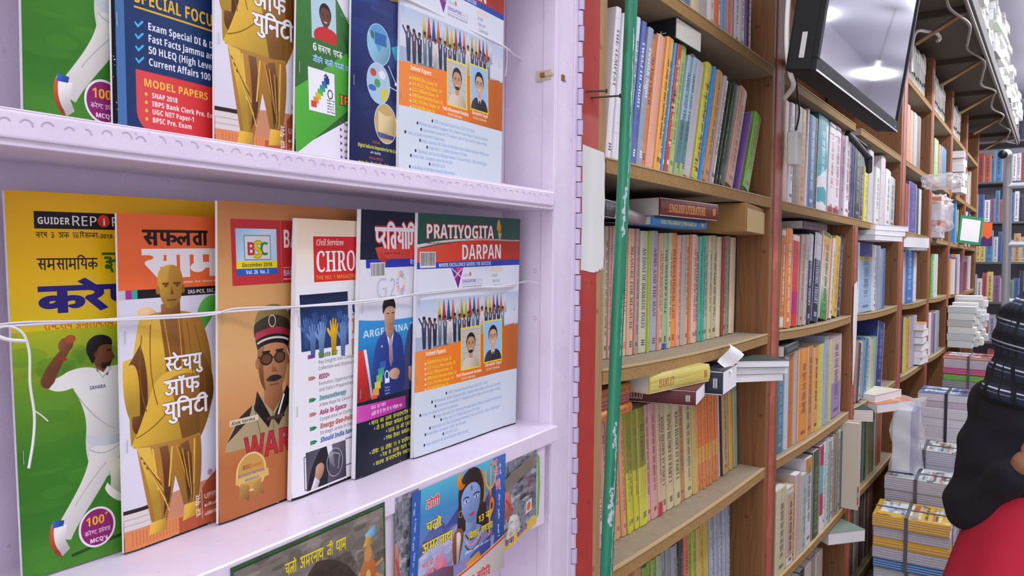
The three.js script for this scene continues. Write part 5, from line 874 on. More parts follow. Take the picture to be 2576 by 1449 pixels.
for (const [key, [yRow, text]] of Object.entries(ROWS)) {
  const y = LEVEL.reduce((a, b) => (Math.abs(b - yRow) < Math.abs(a - yRow) ? b : a));
  const rows = text.split('\n').map((l) => l.split(',')), near = key[1] === '1', at = near ? NEAR : FAR, count = {};
  rows.forEach((f, i) => {
    const [x, w, h, z] = f.slice(0, 4).map((v) => v / 1000), [, , , , col, tc, title, style] = f;
    const jit = (k) => ((i * 7919 + key.charCodeAt(0) * 31) % 100 / 100 - 0.5) * k, hh = h * (1 + (near ? jit(0.02) : jit(0.06))), u = bayOf(x + w / 2), d = Math.min(0.2, hh * 0.7), slope = key === 'A1' ? 7 + 17 * (x - 1.11) / 0.69 : key === 'C1' ? 6.2 : key === 'B2' ? 10 : key === 'C3' ? 9 : 4, th = w * Math.cos(slope * Math.PI / 180) - 0.0006;
    const r = spineCell(at, near ? 36 : 22, near ? 480 : 240, col, tc, title, style);
    count[u] = (count[u] || 0) + 1;
    const kind = w > 0.024 ? 'thick book' : w < 0.011 ? 'thin booklet' : 'paperback';
    const t = thing('book', `${colourName(col)} ${kind}, ${ORD(count[u])} from the left on ${NTH[u]} bookcase's ${WHERE[key[0]]}`, 'book', [x + w / 2, y + 0.001 - Math.min(sagAt(y, x), sagAt(y, x + w)), z + (i % 3 - 1) * 0.002], `upright books, ${NTH[u]} bookcase, ${WHERE[key[0]]}`);
    let lean = key === 'A1' ? -(7 + 17 * (x - 1.11) / 0.69) : key === 'A2' ? -3 : key === 'C1' ? 6.2 : key === 'D1' ? 4.2 : key === 'B1' ? -0.8 : key === 'B2' ? -(2 + 6 * Math.min(1, Math.max(0, (x - 2.2) / 0.3))) : key === 'C3' ? -9 : 0;
    lean *= Math.PI / 180; t.rotation.z = lean; t.position.y += Math.abs(Math.sin(lean)) * w / 2;
    bookParts(t, th, key === 'A1' ? Math.min(0.286 / Math.cos(slope * Math.PI / 180), hh / Math.cos(slope * Math.PI / 180)) : hh, d, at, r, i % 4 === 0 ? M.whitePage : M.pageV);
  });
}
// books lying flat: length along the spine, spine turned by yaw (0 faces the aisle)
function flatBook(label, [x, y, z], len, d, th, col, tc, title, yaw, o = {}) {
  const at = o.far ? FAR : NEAR, r = spineCell(at, o.far ? 22 : 36, o.far ? 240 : 480, col, tc, title, o.style);
  const t = thing(o.name || 'book', label, 'book', [x, y, z], o.group || 'books lying flat on the rows'), inner = new THREE.Group(); inner.name = 'volume';
  const g = new THREE.Group(); bookParts(g, th, len, d, at, r, o.white ? M.whitePage : M.pageV);
  for (const m of [...g.children]) { m.geometry.translate(0, -len / 2, 0); m.geometry.rotateZ(Math.PI / 2 * (o.flip ? -1 : 1)); m.geometry.translate(0, th / 2, Math.cos(yaw) < 0 ? d : 0); t.add(m); }
  t.rotation.set(o.tx || 0, yaw, o.tz || 0, 'YXZ'); return t;
}
const TOPB = 1.128 + 0.250, TOPC = 0.784 + 0.2485;
flatBook('blue and yellow book lying under the maroon book, nearest bookcase', [1.452, TOPB, -0.03], 0.222, 0.16, 0.017, '3c84c4', 'f0e040', "THE PILGRIM'S PROGRESS", -0.1);
flatBook('grey-paged book lying under the maroon book by the green pole', [1.245, TOPB, -0.03], 0.2, 0.15, 0.02, '8c8080', '', '', 0.25);
flatBook('thick maroon book with gold lettering lying on the middle row of books', [1.46, TOPB + 0.0175, -0.012], 0.225, 0.17, 0.036, '6e2c22', 'e0a040', 'ENGLISH LITERATURE', -0.14);
flatBook('dark wrapped book lying behind the green pole on the middle row', [1.165, TOPB, -0.02], 0.15, 0.14, 0.03, '2c2a30', '', '', 0.2);
{ const t = thing('cardboard_box', 'brown cardboard box with a paler flap on top of the middle row', 'box', [1.82, TOPB + 0.0005, -0.03]); t.rotation.y = 0.12;
  part('body', box(-0.1, 0.1, 0, 0.068, -0.2, 0.03, 0.004), std('#a8804c', 0.8), t); part('flap', box(-0.098, 0.1, 0.002, 0.056, 0.0305, 0.0325, 0.0008), std('#d3b67c', 0.75), t); part('end_flap', box(-0.1035, -0.1005, 0.002, 0.064, -0.19, 0.028, 0.0008), std('#96703f', 0.85), t); }
flatBook('lowest of three orange-brown books lying left of the green pole', [1.165, TOPC, -0.02], 0.15, 0.14, 0.018, 'cc7c30', '843', '~', 0.08);
flatBook('dull red book, middle of three lying left of the green pole', [1.16, TOPC + 0.0185, -0.025], 0.15, 0.14, 0.016, 'b4605c', '844', '~', 0.06);
flatBook('orange-brown book, topmost of three lying left of the green pole', [1.162, TOPC + 0.035, -0.02], 0.15, 0.14, 0.02, 'b4743c', '843', '~', 0.07);
flatBook('dark red and black book lying with white pages out under the yellow book', [1.335, TOPC, -0.035], 0.17, 0.13, 0.03, '5c2028', 'e0d8d0', 'OTHELLO', -1.33, { white: true });
flatBook('thick yellow book lying on the row below the middle, nearest bookcase', [1.372, TOPC + 0.0308, 0.012], 0.225, 0.16, 0.036, 'd4c464', '9c5024', 'HAMLET', -0.12);
flatBook('thick navy book lying with its white page end towards the aisle', [1.492, TOPC, -0.045], 0.18, 0.15, 0.05, '24263c', 'e0e0e8', 'EN', -1.42, { white: true });
for (const [i, l] of ['lowest', 'middle', 'topmost'].entries()) flatBook(`white-paged small book by the bookcase post, ${l} of three lying flat`, [1.745 + 0.01 * (i % 2), TOPC + i * 0.0168, 0.035 + 0.004 * i], 0.15, 0.11, 0.0162, ['d0c8b0', 'd8d8d8', '3c4c44'][i], '', '', 2.5 - i * 0.06, { white: true });
{ const t = thing('paper_sheet', 'crumpled white paper standing up from the navy book', 'paper', [1.60, TOPC + 0.03, 0.026]); const g = new THREE.BoxGeometry(0.09, 0.05, 0.001, 8, 4, 1), p = g.attributes.position; for (let i = 0; i < p.count; i++) p.setZ(i, p.getZ(i) + 0.012 * Math.sin(p.getX(i) * 60 + p.getY(i) * 40)); g.computeVertexNormals(); g.scale(0.75, 0.75, 0.75); g.rotateX(-0.5); g.rotateZ(0.5); g.translate(0, 0.038, 0); part('sheet', g, M.white, t); }
{ const t = thing('boxed_set', 'black boxed set with a cream end lying on the tilted upper row', 'box', [1.368, 1.737, -0.012]); t.rotation.set(0, -0.04, -0.03); part('case', box(0, 0.11, 0, 0.038, -0.18, 0, 0.0015), std('#14141a', 0.55), t); part('cream_end', box(0.0005, 0.11, 0.0005, 0.0385, 0, 0.0018, 0.0006), std('#d9d7c8', 0.7), t); part('script_mark', [box(-0.0008, 0.0002, 0.012, 0.0135, -0.055, -0.02), box(-0.0008, 0.0002, 0.014, 0.02, -0.05, -0.047), box(-0.0008, 0.0002, 0.01, 0.017, -0.04, -0.0385), box(-0.0008, 0.0002, 0.012, 0.018, -0.032, -0.03)], std('#e4e2dc', 0.6), t); }
flatBook('white-paged book with red print lying on the tilted upper row', [1.6, 1.7285, -0.06], 0.16, 0.13, 0.028, 'd9c9c6', 'b04050', '~', 0.15, { tz: -0.05 });
flatBook('grey book lying on top of the middle row, second bookcase', [2.5, 1.128 + 0.288, -0.03], 0.26, 0.16, 0.024, '7c6c70', '445', '~', -0.02, { far: true });
flatBook('dark boxed book lying on the row below the middle, second bookcase', [2.16, 0.775 + 0.282, 0.0], 0.2, 0.16, 0.03, '2c3434', '99a', '~', 0.1, { far: true });
for (const [i, l] of ['lowest', 'second', 'third'].entries()) flatBook(`white-paged paperback lying on the middle row of the third bookcase, ${l} from below`, [3.22 + 0.03 * i, 1.128 + 0.276 + i * 0.021, 0.06], 0.24, 0.17, 0.0205, 'e4dce4', '', '', 2.9 - i * 0.05, { far: true, white: true });
flatBook('thick white-paged book lying on the middle row, fourth bookcase', [4.12, 1.128 + 0.272, 0.03], 0.24, 0.18, 0.05, 'e0e4ea', '', '', 2.8, { far: true, white: true });
flatBook('grey folder lying beside the white book, fourth bookcase', [4.45, 1.128 + 0.262, 0.03], 0.24, 0.2, 0.025, 'b4b8c4', '', '', 0.1, { far: true });
flatBook('orange-covered book lying over the edge of the third bookcase', [3.3, 0.452 + 0.283, 0.09], 0.24, 0.17, 0.035, 'd0844c', '', '', 2.7, { far: true, white: true });
flatBook('pale book lying over the orange-covered book, third bookcase', [3.33, 0.452 + 0.319, 0.055], 0.24, 0.17, 0.03, 'e0d8c8', '', '', 2.9, { far: true, white: true });
flatBook('dark green book with a white paper band lying on the third bookcase', [3.08, 0.452 + 0.283, 0.02], 0.18, 0.15, 0.045, '2c3830', '889', '~', 0.5, { far: true });
flatBook('white-paged book jutting out of the lowest row of the second bookcase', [2.69, 0.3755, 0.045], 0.15, 0.13, 0.04, '7c8c80', '', '', 2.5, { far: true, white: true });
{ // open thin magazine pile on top of the upper row, second bookcase
  for (let i = 0; i < 3; i++) flatBook(`thin pink-brown booklet lying above the blue book, ${['lowest', 'middle', 'topmost'][i]} of three`, [2.62 + i * 0.02, 1.475 + 0.3 + i * 0.0085, -0.06], 0.28, 0.19, 0.008, ['c4a8a0', '9c6c64', 'b4a4a4'][i], '', '', -0.05 + i * 0.05, { far: true }); }
{ const t = thing('file_folder', 'worn beige board folder jutting from the second bookcase above the floor', 'folder', [2.866, 0.4522, 0.02]);
  const m = std('#cfc3b2', 0.8); part('front_board', box(-0.045, -0.041, 0, 0.305, -0.18, 0.03, 0.002), m, t); part('back_board', box(0.0, 0.004, 0, 0.306, -0.18, 0.026, 0.002), m, t); part('papers', box(-0.04, -0.001, 0.006, 0.3, -0.17, 0.02, 0.002), M.pageV, t); part('spine_label', box(-0.046, -0.04, 0.02, 0.085, 0.027, 0.0306), std('#b8583c', 0.7), t); part('label_band', box(-0.0462, -0.0398, 0.045, 0.064, 0.0268, 0.0309), std('#9ca49c', 0.7), t); }
{ const t = thing('power_adapter', 'white plastic power adapter hanging by its wire at the second bookcase', 'adapter', [2.085, 1.615, 0.012]); part('case', box(-0.026, 0.026, -0.045, 0.045, -0.012, 0.016, 0.006), M.white, t); part('wire', tube([[0.012, 0.045, 0], [0.03, 0.1, 0.004], [0.034, 0.16, -0.004], [0.01, 0.22, -0.004]], 0.0024, 24, 6), M.black, t); part('socket', box(-0.004, 0.004, 0.03, 0.036, 0.0155, 0.0165), M.black, t); }
single('peeling_tape', 'long white strip of tape peeling from the post between second and third bookcase', 'tape', (() => { const g = flat([[2.895, 1.238], [2.94, 1.25], [2.955, 1.2], [2.952, 1.06], [2.935, 0.96], [2.918, 0.875], [2.905, 0.88], [2.9, 1.0], [2.89, 1.1]], 0.0008); g.translate(0, 0, 0.0045); return g; })(), M.white);

// books past the nearest three hundred: one object, covers and pages
const DIST = { cover: [], pages: [] };
function distant(x, y, z, th, h, d, col, tc, ry = 0, lie = false) {
  const r = spineCell(FAR, 22, 240, col, tc, tc ? '~' : '', '', true), g = new THREE.Group(); bookParts(g, th, h, d, FAR, r, M.whitePage);
  const m = new THREE.Matrix4(); m.makeRotationY(ry); m.setPosition(x, y, z);
  g.children.forEach((c) => { if (lie) { c.geometry.translate(0, -h / 2, 0); c.geometry.rotateZ(Math.PI / 2); c.geometry.translate(0, th / 2, Math.cos(ry) < 0 ? d : 0); } c.geometry.applyMatrix4(m); DIST[c.name].push(c.geometry); });
}

// ---------------------------------------------------------------- television on an arm above the second bookcase
{
  const t = thing('television', 'black flat television on a wall arm, tilted down over the second bookcase', 'television', [2.005, 1.69, 0.2]), W = 0.9, H = 0.54;
  t.rotation.x = 0.14; t.rotation.z = 0.012;
  const shell = std('#0b0c10', 0.75);
  part('housing', [box(-W / 2, W / 2, 0, H, -0.06, -0.008, 0.006), box(-W / 2 + 0.1, W / 2 - 0.1, 0.08, H - 0.08, -0.08, -0.05, 0.01)], shell, t);
  part('bezel', [box(-W / 2, W / 2, 0, 0.03, -0.012, 0, 0.003), box(-W / 2, W / 2, H - 0.022, H, -0.012, 0, 0.003), box(-W / 2, -W / 2 + 0.02, 0.02, H - 0.01, -0.012, 0, 0.003), box(W / 2 - 0.02, W / 2, 0.02, H - 0.01, -0.012, 0, 0.003)], shell, t);
  part('screen', box(-W / 2 + 0.018, W / 2 - 0.018, 0.028, H - 0.02, -0.0105, -0.004), new THREE.MeshPhysicalMaterial({ color: '#3a3e4a', roughness: 0.06, clearcoat: 1, clearcoatRoughness: 0.03, ior: 1.9 }), t);
  part('trim_line', box(-W / 2 + 0.004, W / 2 - 0.004, 0.0005, 0.004, 0.0, 0.0015), M.steel, t);
  part('rating_sticker', box(-W / 2 - 0.0006, -W / 2 + 0.0004, 0.025, 0.075, -0.036, -0.026), std('#c9c7c4', 0.6), t);
  part('power_light', box(W / 2 - 0.05, W / 2 - 0.044, 0.008, 0.012, 0, 0.001), std('#2030d0', 0.4, { emissive: '#2a3cff', emissiveIntensity: 3 }), t);
  part('wall_arm', [cyl(V(0.1, 0.2, -0.08), V(0.06, 0.12, -0.21), 0.012), box(0.02, 0.16, 0.1, 0.3, -0.1, -0.078, 0.003)], M.black, t);
  const cord = new THREE.Group(); cord.name = 'power_cord'; part('power_cord', tube([[1.66, 2.2, 0.1], [1.6, 2.0, 0.15], [1.575, 1.88, 0.142], [1.565, 1.78, 0.14], [1.568, 1.72, 0.142], [1.585, 1.69, 0.144], [1.62, 1.678, 0.14], [1.7, 1.67, 0.1]], 0.0052, 60, 8), M.white, cord); { t.updateMatrixWorld(true); const m = cord.children[0]; m.geometry.applyMatrix4(t.matrixWorld.clone().invert()); t.add(m); }
  const b = thing('wall_bracket', 'dark steel arm sticking out under the television', 'bracket', [0, 0, 0]); part('bar', [cyl(V(2.84, 1.77, -0.02), V(2.86, 1.68, 0.05), 0.011), cyl(V(2.86, 1.68, 0.05), V(2.965, 1.648, 0.03), 0.011), cyl(V(2.84, 1.77, -0.02), V(2.94, 1.73, 0.02), 0.009), cyl(V(2.94, 1.73, 0.02), V(2.965, 1.648, 0.03), 0.009)], M.black, b);
}
// ---------------------------------------------------------------- loft over the bookcases with struts, cables and books
{
  const t = thing('loft_shelf', 'grey wooden loft shelf jutting over the farther bookcases', 'shelf', [3.1, 2.51, 0]);
  part('boards', box(0, 5.4, 0, 0.025, -0.33, 0.24, 0.003, true), std('#5d5750', 0.85), t); part('front_rail', box(0, 5.4, -0.045, 0.03, 0.235, 0.255, 0.004, true), std('#6d6a66', 0.8), t);
  for (let i = 0; i < 5; i++) { const x = 4.08 + i * 0.985 - 3.1; part('strut', cyl(V(x, -0.14, 0.005), V(x + 0.02, -0.012, 0.22), 0.011, 0.011, 4), M.paleWood, t); part('cross_bar', box(x - 0.012, x + 0.012, -0.03, 0, -0.3, 0.235, 0.002), std('#544c44', 0.85), t); }
  const c = thing('sagging_cable', 'grey cable sagging along the underside of the loft shelf', 'cable'); const pts = []; for (let i = 0; i < 18; i++) pts.push([3.5 + i * 0.28, 2.452 - 0.03 * Math.abs(Math.sin(i * 0.72)), 0.2 - 0.03 * Math.sin(i * 2.1)]); part('wire', tube(pts, 0.007, 140, 6), std('#8f8b86', 0.6), c);
  const c2_ = thing('straight_cable', 'straight grey conduit under the front rail of the loft shelf', 'cable'); part('wire', tube([[3.2, 2.452, 0.235], [5, 2.45, 0.238], [8.4, 2.452, 0.238]], 0.009, 60, 6), std('#7f7b78', 0.6), c2_);
  // stacks of books with their pages outwards along the loft
  for (let x = 3.9; x < 8.2; x += 0.245) { let y = 2.541; const k = 5 + Math.floor(rnd() * 5); for (let i = 0; i < k && y < 2.96; i++) { const th = rr(0.035, 0.06); distant(x + 0.1 + rr(-0.012, 0.012), y, 0.235 + rr(0, 0.04), th, 0.22, 0.2, ['d4d6cc', 'c6cabf', 'd0cec2', 'b6c0a8'][i % 4], '', Math.PI + rr(-0.08, 0.08), true); y += th + 0.0006; } }
}
// white document files on the high shelf of the fourth and fifth bookcases
for (const [a, b, g] of [[4.05, 4.72, 'fourth'], [4.88, 5.6, 'fifth'], [5.8, 6.5, 'sixth']]) {
  let x = a, i = 0; while (x < b - 0.06) { const w = rr(0.045, 0.07), h = rr(0.22, 0.268), t = thing('box_file', `worn white box file, ${ORD(++i)} from the left on high shelf, ${g} bookcase`, 'file', [x + w / 2, 2.1882, -0.03], 'box files on the high shelf');
    part('case', box(-w / 2 + 0.001, w / 2 - 0.001, 0, h, -0.24, 0, 0.002), i === 1 && g === 'fourth' ? std('#7c2430', 0.6) : std(['#cfccc4', '#c5c2b8', '#d6d4ce'][i % 3], 0.85), t); part('finger_tab', box(-w * 0.3, w * 0.3, h * 0.35, h * 0.42, -0.001, 0.0015), std('#3c3a36', 0.9), t); part('paper_flap', box(-w * 0.35, w * 0.4, h * rr(0.6, 0.8), h * 0.95, -0.001, 0.003, 0.001), M.white, t); x += w + 0.004; }
}
// farther bookcases: rows of upright books, spines a few pixels wide
const PAL = ['d8d4dc', 'c8ccd0', 'b04440', '3c5c9c', 'e0e0dc', 'c89858', '2c3448', 'd8c060', '6c8c5c', 'e4dcd0', 'a8a0b4', 'c8603c', '4c86b0', 'e8e6e8', '8c5c84', 'b8b8a0'];
function fill(u, lev, a, b, key, hMax, z = -0.02) {
  let x = a, i = 0; const y = LEVEL[lev]; while (x < b - 0.05) { const w = rr(0.022, 0.055), h = hMax * rr(0.78, 1), col = PAL[Math.floor(rnd() * PAL.length)], q = rnd() < 0.5 ? '445' : 'ccd'; i++;
    distant(x + w / 2, y + 0.001 - Math.min(sagAt(y, x), sagAt(y, x + w)), z + rr(-0.03, 0.01), w - 0.001, h, 0.17, col, q); x += w + 0.0008; }
}
fill(4, 4, 5.3, 5.62, WHERE.A, 0.25); fill(5, 5, 6.02, 6.55, WHERE.Z, 0.3); fill(5, 4, 6.02, 6.5, WHERE.A, 0.28, -0.03); fill(5, 3, 5.78, 6.55, WHERE.B, 0.28, 0.02);  fill(6, 5, 6.74, 7.5, WHERE.Z, 0.3); fill(6, 4, 6.74, 7.5, WHERE.A, 0.29); fill(6, 3, 6.74, 7.5, WHERE.B, 0.29); fill(6, 2, 6.74, 7.5, WHERE.C, 0.29);
// books stacked flat, pages out, on the shelf of the fourth bookcase below the middle, and in the plastic-wrapped piles
const pile = (label, [x, y, z], n, th, col, group, yaw = Math.PI, w = 0.2, d = 0.2) => { for (let i = 0; i < n; i++) flatBook(`${label}, ${ORD(i + 1)} from below`, [x + ((i * 37) % 5 - 2) * 0.004, y + i * (th + 0.0006), z], w, d, th, col[i % col.length], '', '', yaw + ((i * 53) % 7 - 3) * 0.02, { far: true, white: true, group }); };
pile('book in the white pile below the middle, fourth bookcase', [4.62, 0.7852, 0.015], 6, 0.036, ['e4e0dc', 'd89c40', 'e0dcd8', '7c5c40'], 'flat pile, fourth bookcase');
{ const t = thing('wrapped_pile', 'pile of books wrapped in crumpled clear plastic on the fifth bookcase', 'pile', [4.99, 1.4742, -0.02]); let y = 0; for (let i = 0; i < 7; i++) { part('volume', box(-0.1 + 0.004 * (i % 3), 0.1, y, y + 0.0325, -0.15, 0.06, 0.002), std(['#d8cfd6', '#e0d8dc', '#c87c60', '#d8d4dc'][i % 4], 0.8), t); y += 0.033; } part('plastic_wrap', crumple([0, 0.137, -0.04], [0.118, 0.112, 0.14], 1), M.plastic, t); }
pile('book in the tall cream pile, sixth bookcase', [5.9, 1.8045, 0.06], 6, 0.045, ['dcd6c8', 'e0dcd0'], 'cream pile, sixth bookcase');
function crumple(c, r, k) { // loose clear plastic: a crumpled, closed sheet
  const g = new THREE.SphereGeometry(1, 44, 30), p = g.attributes.position; for (let i = 0; i < p.count; i++) { const v = V(p.getX(i), p.getY(i), p.getZ(i)); const n = 1 + 0.07 * Math.sin(v.x * 9 + v.y * 7 + k) + 0.06 * Math.sin(v.y * 13 - v.z * 8 + k) + 0.04 * Math.sin(v.x * 19 + v.z * 23 + k), e = 0.55; for (const a of ['x', 'y', 'z']) v[a] = Math.sign(v[a]) * Math.abs(v[a]) ** e; p.setXYZ(i, v.x * n * r[0], v.y * n * r[1], v.z * n * r[2]); }
  g.computeVertexNormals(); g.translate(...c); return g;
}
single('plastic_bag', 'small crumpled clear plastic bag hanging at the fourth bookcase', 'plastic bag', crumple([4.35, 1.735, 0.1], [0.09, 0.036, 0.08], 4), M.plastic);

// ---------------------------------------------------------------- tied bundles on the floor beside the bookcases
function printTop(seedK) { return sheet(() => { R(0, 0, 60, 80, ['#d8b030', '#c8ccd0', '#b8c4b8', '#b03c3c', '#3c68b0', '#c8c8cc'][seedK % 6]); dots(60, 0, 60, 0, 80, 2, 12, ['#e8e8ec', '#6c88a8', '#38342c', '#b8442c', '#a8b8c0'], 0.8); R(14, 6, 40, 34, '#dfe6ea'); dots(40, 14, 54, 6, 40, 1, 7, ['#5c80a8', '#9cb8c8', '#3c4850'], 0.8); for (let i = 0; i < 4; i++) scrawl(6, 50 + i * 7, 46, 4, ['#f0f0f0', '#202028', '#c02828'][i % 3]); }, 60, 80, 3); }
function bundle(label, [x, y, z], w, d, layers, k, yaw = 0, strap = M.strap) {
  const t = thing('magazine_bundle', label, 'bundle', [x, y, z], 'tied bundles on the floor'); t.rotation.y = yaw; let h = 0;
  layers.forEach(([th, cols], i) => { const dx = rr(-0.004, 0.004), dz = rr(-0.004, 0.004), m = part('issue_block', box(-w / 2 + dx, w / 2 + dx, h, h + th - 0.0006, -d / 2 + dz, d / 2 + dz, 0.002), typeof cols === 'string' ? std(cols, 0.8) : cols, t); const n = Math.max(2, Math.round(th / 0.009)), lines = []; for (let q = 1; q < n; q++) lines.push(box(-w / 2 + dx - 0.0012, -w / 2 + dx + 0.002, h + th * q / n - 0.0006, h + th * q / n + 0.0005, -d / 2 + dz + 0.002, d / 2 + dz - 0.002)); part('sheet_edge', lines, M.whitePage, m, 'stuff'); h += th; });
  const top = new THREE.BoxGeometry(w, 0.0016, d).translate(0, h + 0.0002, 0); part('top_cover', top, std('#ffffff', 0.35, { map: tex(printTop(k)) }), t);
  const s = 0.005; part('strap', [box(-w / 2 - s, -w / 2 - 0.003, 0, h + 0.003, -0.02, -0.008), box(-w / 2 - s, w / 2 + s, h + 0.0012, h + 0.003, -0.02, -0.008), box(w / 2 + 0.003, w / 2 + s, 0, h + 0.003, -0.02, -0.008)], strap, t);
  part('strap', [box(0, 0.012, h + 0.0012, h + 0.0034, -d / 2 - s, d / 2 + s), box(0, 0.012, 0, h + 0.003, d / 2 + 0.003, d / 2 + s)], strap, t); return h;
}
const PG = '#b4b0bc', WH = '#dcdade', YE = '#d8a42c', BL = '#3c78b8', RD = '#a84450';
let hh1 = bundle('bundle of yellow, grey and blue magazines nearest on the floor, lower one', [3.11, 0.0005, 0.19], 0.21, 0.245, [[0.05, PG], [0.04, YE], [0.045, PG], [0.03, RD], [0.04, '#b8c0c8']], 0, 0.05);
hh1 += 0.004; bundle('strapped bundle with two yellow layers and one blue, nearest on the floor', [3.1, hh1, 0.185], 0.21, 0.245, [[0.036, BL], [0.044, PG], [0.03, YE], [0.042, PG], [0.042, YE]], 0, 0.06);
let hh2 = bundle('grey-paged bundle behind the yellow one, lower one', [3.36, 0.0005, 0.185], 0.21, 0.24, [[0.1, PG], [0.1, WH], [0.1, PG], [0.08, PG]], 1, -0.03); bundle('grey-paged bundle with a glossy black and white cover, behind the yellow bundle', [3.35, hh2 + 0.004, 0.18], 0.21, 0.24, [[0.05, PG], [0.05, PG]], 2, 0.04);
let hh3 = bundle('bundle with red edges on the floor, third from the entrance, lower one', [3.63, 0.0005, 0.17], 0.21, 0.25, [[0.13, PG], [0.13, WH], [0.12, PG]], 3); bundle('bundle with a red layer under a mixed glossy cover', [3.63, hh3 + 0.004, 0.17], 0.21, 0.25, [[0.02, PG], [0.03, RD], [0.05, PG], [0.06, PG]], 2, 0.05);
let hh4 = bundle('lower grey bundle under the white strapped stack', [4.1, 0.0005, 0.2], 0.24, 0.26, [[0.15, PG], [0.15, '#8c8a90'], [0.16, '#77767c']], 5); bundle('tall white-paged stack with a dark strap and blue cover', [4.1, hh4 + 0.004, 0.2], 0.24, 0.26, [[0.05, WH], [0.05, WH], [0.04, '#e4e0e8'], [0.05, WH], [0.03, '#c8b8c8'], [0.035, WH]], 4, 0.02, std('#2c2f38', 0.5));
let hh5 = bundle('lower bundle under the green and pink stack', [4.9, 0.0005, 0.22], 0.24, 0.27, [[0.2, PG], [0.2, WH], [0.18, '#8c8a90']], 1); bundle('stack with a green and a pink layer beyond the white one', [4.9, hh5 + 0.004, 0.22], 0.24, 0.27, [[0.03, '#8c8880'], [0.03, '#c8ccc4'], [0.04, '#8f8d92'], [0.034, '#64b428'], [0.034, '#c83c78'], [0.05, '#c0b4c0'], [0.016, '#d89878']], 3);
{ const t = thing('white_carton', 'tall white carton standing wrapped in clear plastic beside the strapped stacks', 'carton', [3.42, 0.5525 - 0.0, 0.115]); t.position.set(3.40, hh2 + 0.11, 0.105); t.rotation.y = 0.05; const g = part('case', box(-0.09, 0.09, 0, 0.25, -0.035, 0.03, 0.003), std('#d9d9e2', 0.6), t); part('violet_edge', box(-0.0905, 0.09, 0.002, 0.248, 0.03, 0.044, 0.002), std('#8c84b8', 0.6), t); part('plastic_wrap', (() => { const b = new THREE.BoxGeometry(0.19, 0.27, 0.1, 10, 10, 6), p = b.attributes.position; for (let i = 0; i < p.count; i++) { const x = p.getX(i), y = p.getY(i), z = p.getZ(i); p.setXYZ(i, x + 0.004 * Math.sin(y * 60 + z * 50), y + 0.006 * Math.sin(x * 50 + z * 70), z + 0.008 * Math.sin(y * 40 + x * 30)); } b.translate(0, 0.142, 0.012); b.computeVertexNormals(); return b; })(), M.plastic, t); }

{ // loose things crowding the front of the sixth and seventh bookcases
  const t = thing('framed_sheet', 'green-framed white sheet leaning against the sixth bookcase', 'frame', [6.25, 1.476, 0.06]); t.rotation.set(0, -0.75, -0.1); t.scale.setScalar(0.72); const gm = std('#2f8a58', 0.6); part('frame', [box(-0.13, 0.13, 0, 0.025, 0, 0.012), box(-0.13, 0.13, 0.245, 0.27, 0, 0.012), box(-0.13, -0.108, 0.02, 0.25, 0, 0.012), box(0.108, 0.13, 0.02, 0.25, 0, 0.012)], gm, t); part('sheet', box(-0.11, 0.11, 0.02, 0.25, 0.002, 0.008), M.white, t);
  const q = thing('binder', 'tall bright blue binder standing proud of the sixth bookcase', 'binder', [5.96, 1.4752, -0.055]); part('cover', [box(-0.028, -0.024, 0, 0.27, -0.2, 0.06), box(0.024, 0.028, 0, 0.27, -0.2, 0.06), box(-0.028, 0.028, 0, 0.27, 0.06, 0.064)], std('#4a9bd8', 0.5), q); part('papers', box(-0.023, 0.023, 0.004, 0.262, -0.19, 0.055), M.pageV, q);
  const c = thing('display_card', 'orange and purple zigzag card standing at the seventh bookcase', 'card', [6.95, 1.476, 0.1]); c.rotation.y = -0.7; c.scale.setScalar(0.62); part('board', box(-0.13, 0.13, 0, 0.3, 0, 0.006), std('#d9632c', 0.6), c); part('purple_zigzag', (() => { const g = flat([[-0.13, 0.001], [0.13, 0.001], [0.13, 0.13], [0.06, 0.09], [0, 0.13], [-0.06, 0.07], [-0.13, 0.14]], 0.0012); g.translate(0, 0, 0.0061); return g; })(), std('#4c2560', 0.6), c);
  for (let i = 0; i < 7; i++) { const w = thing('paper_stack', `rough white paper pile at the foot of the sixth bookcase, ${ORD(i + 1)} from the left`, 'paper pile', [5.72 + i * 0.13, 0.785 + 0.0005, 0.03 + 0.012 * (i % 3)], 'white paper piles'); const h = 0.27 + 0.02 * ((i * 5) % 4); let y = 0; for (let k = 0; k < 6; k++) { const th = h / 6; part('ream', box(-0.06 + 0.006 * ((k * 3 + i) % 3), 0.058, y, y + th - 0.001, -0.02 - 0.004 * (k % 2), 0.12 + 0.008 * ((k + i) % 3), 0.003), std(['#dedfe0', '#cfd2d2', '#e4e2de', '#c9c4c0'][(k + i) % 4], 0.85), w); y += th; } }
  const h = thing('hook', 'white plastic hook on the post above the fourth bookcase', 'hook', [4.0, 2.36, 0.0]); part('stem', tube([[0, -0.14, 0.004], [0, 0, 0.006], [0.01, 0.05, 0.02], [0.08, 0.06, 0.06], [0.14, 0.06, 0.09], [0.155, 0.04, 0.1], [0.14, 0.025, 0.09]], 0.008, 40, 7), M.white, h);
}
// ---------------------------------------------------------------- steel ladder at the far end
{
  const t = thing('steel_ladder', 'bare steel tube ladder with a hooked top standing in the aisle', 'ladder', [4.3, 0, 0.38]);
  for (const dz of [0, 0.36]) part('rail', tube([[0.5, 0, dz], [0.25, 0.92, dz], [0.03, 1.78, dz], [0.0, 1.835, dz], [-0.06, 1.84, dz], [-0.36, 1.80, dz]], 0.019, 60, 10), M.steel, t), part('end_plug', new THREE.SphereGeometry(0.019, 12, 8).translate(-0.36, 1.80, dz), M.black, t);
  for (let i = 0; i < 6; i++) { const y = 0.3 + i * 0.28, x = 0.5 - y * 0.265; part('rung', cyl(V(x, y, 0), V(x, y, 0.36), 0.014), M.steel, t); }
}
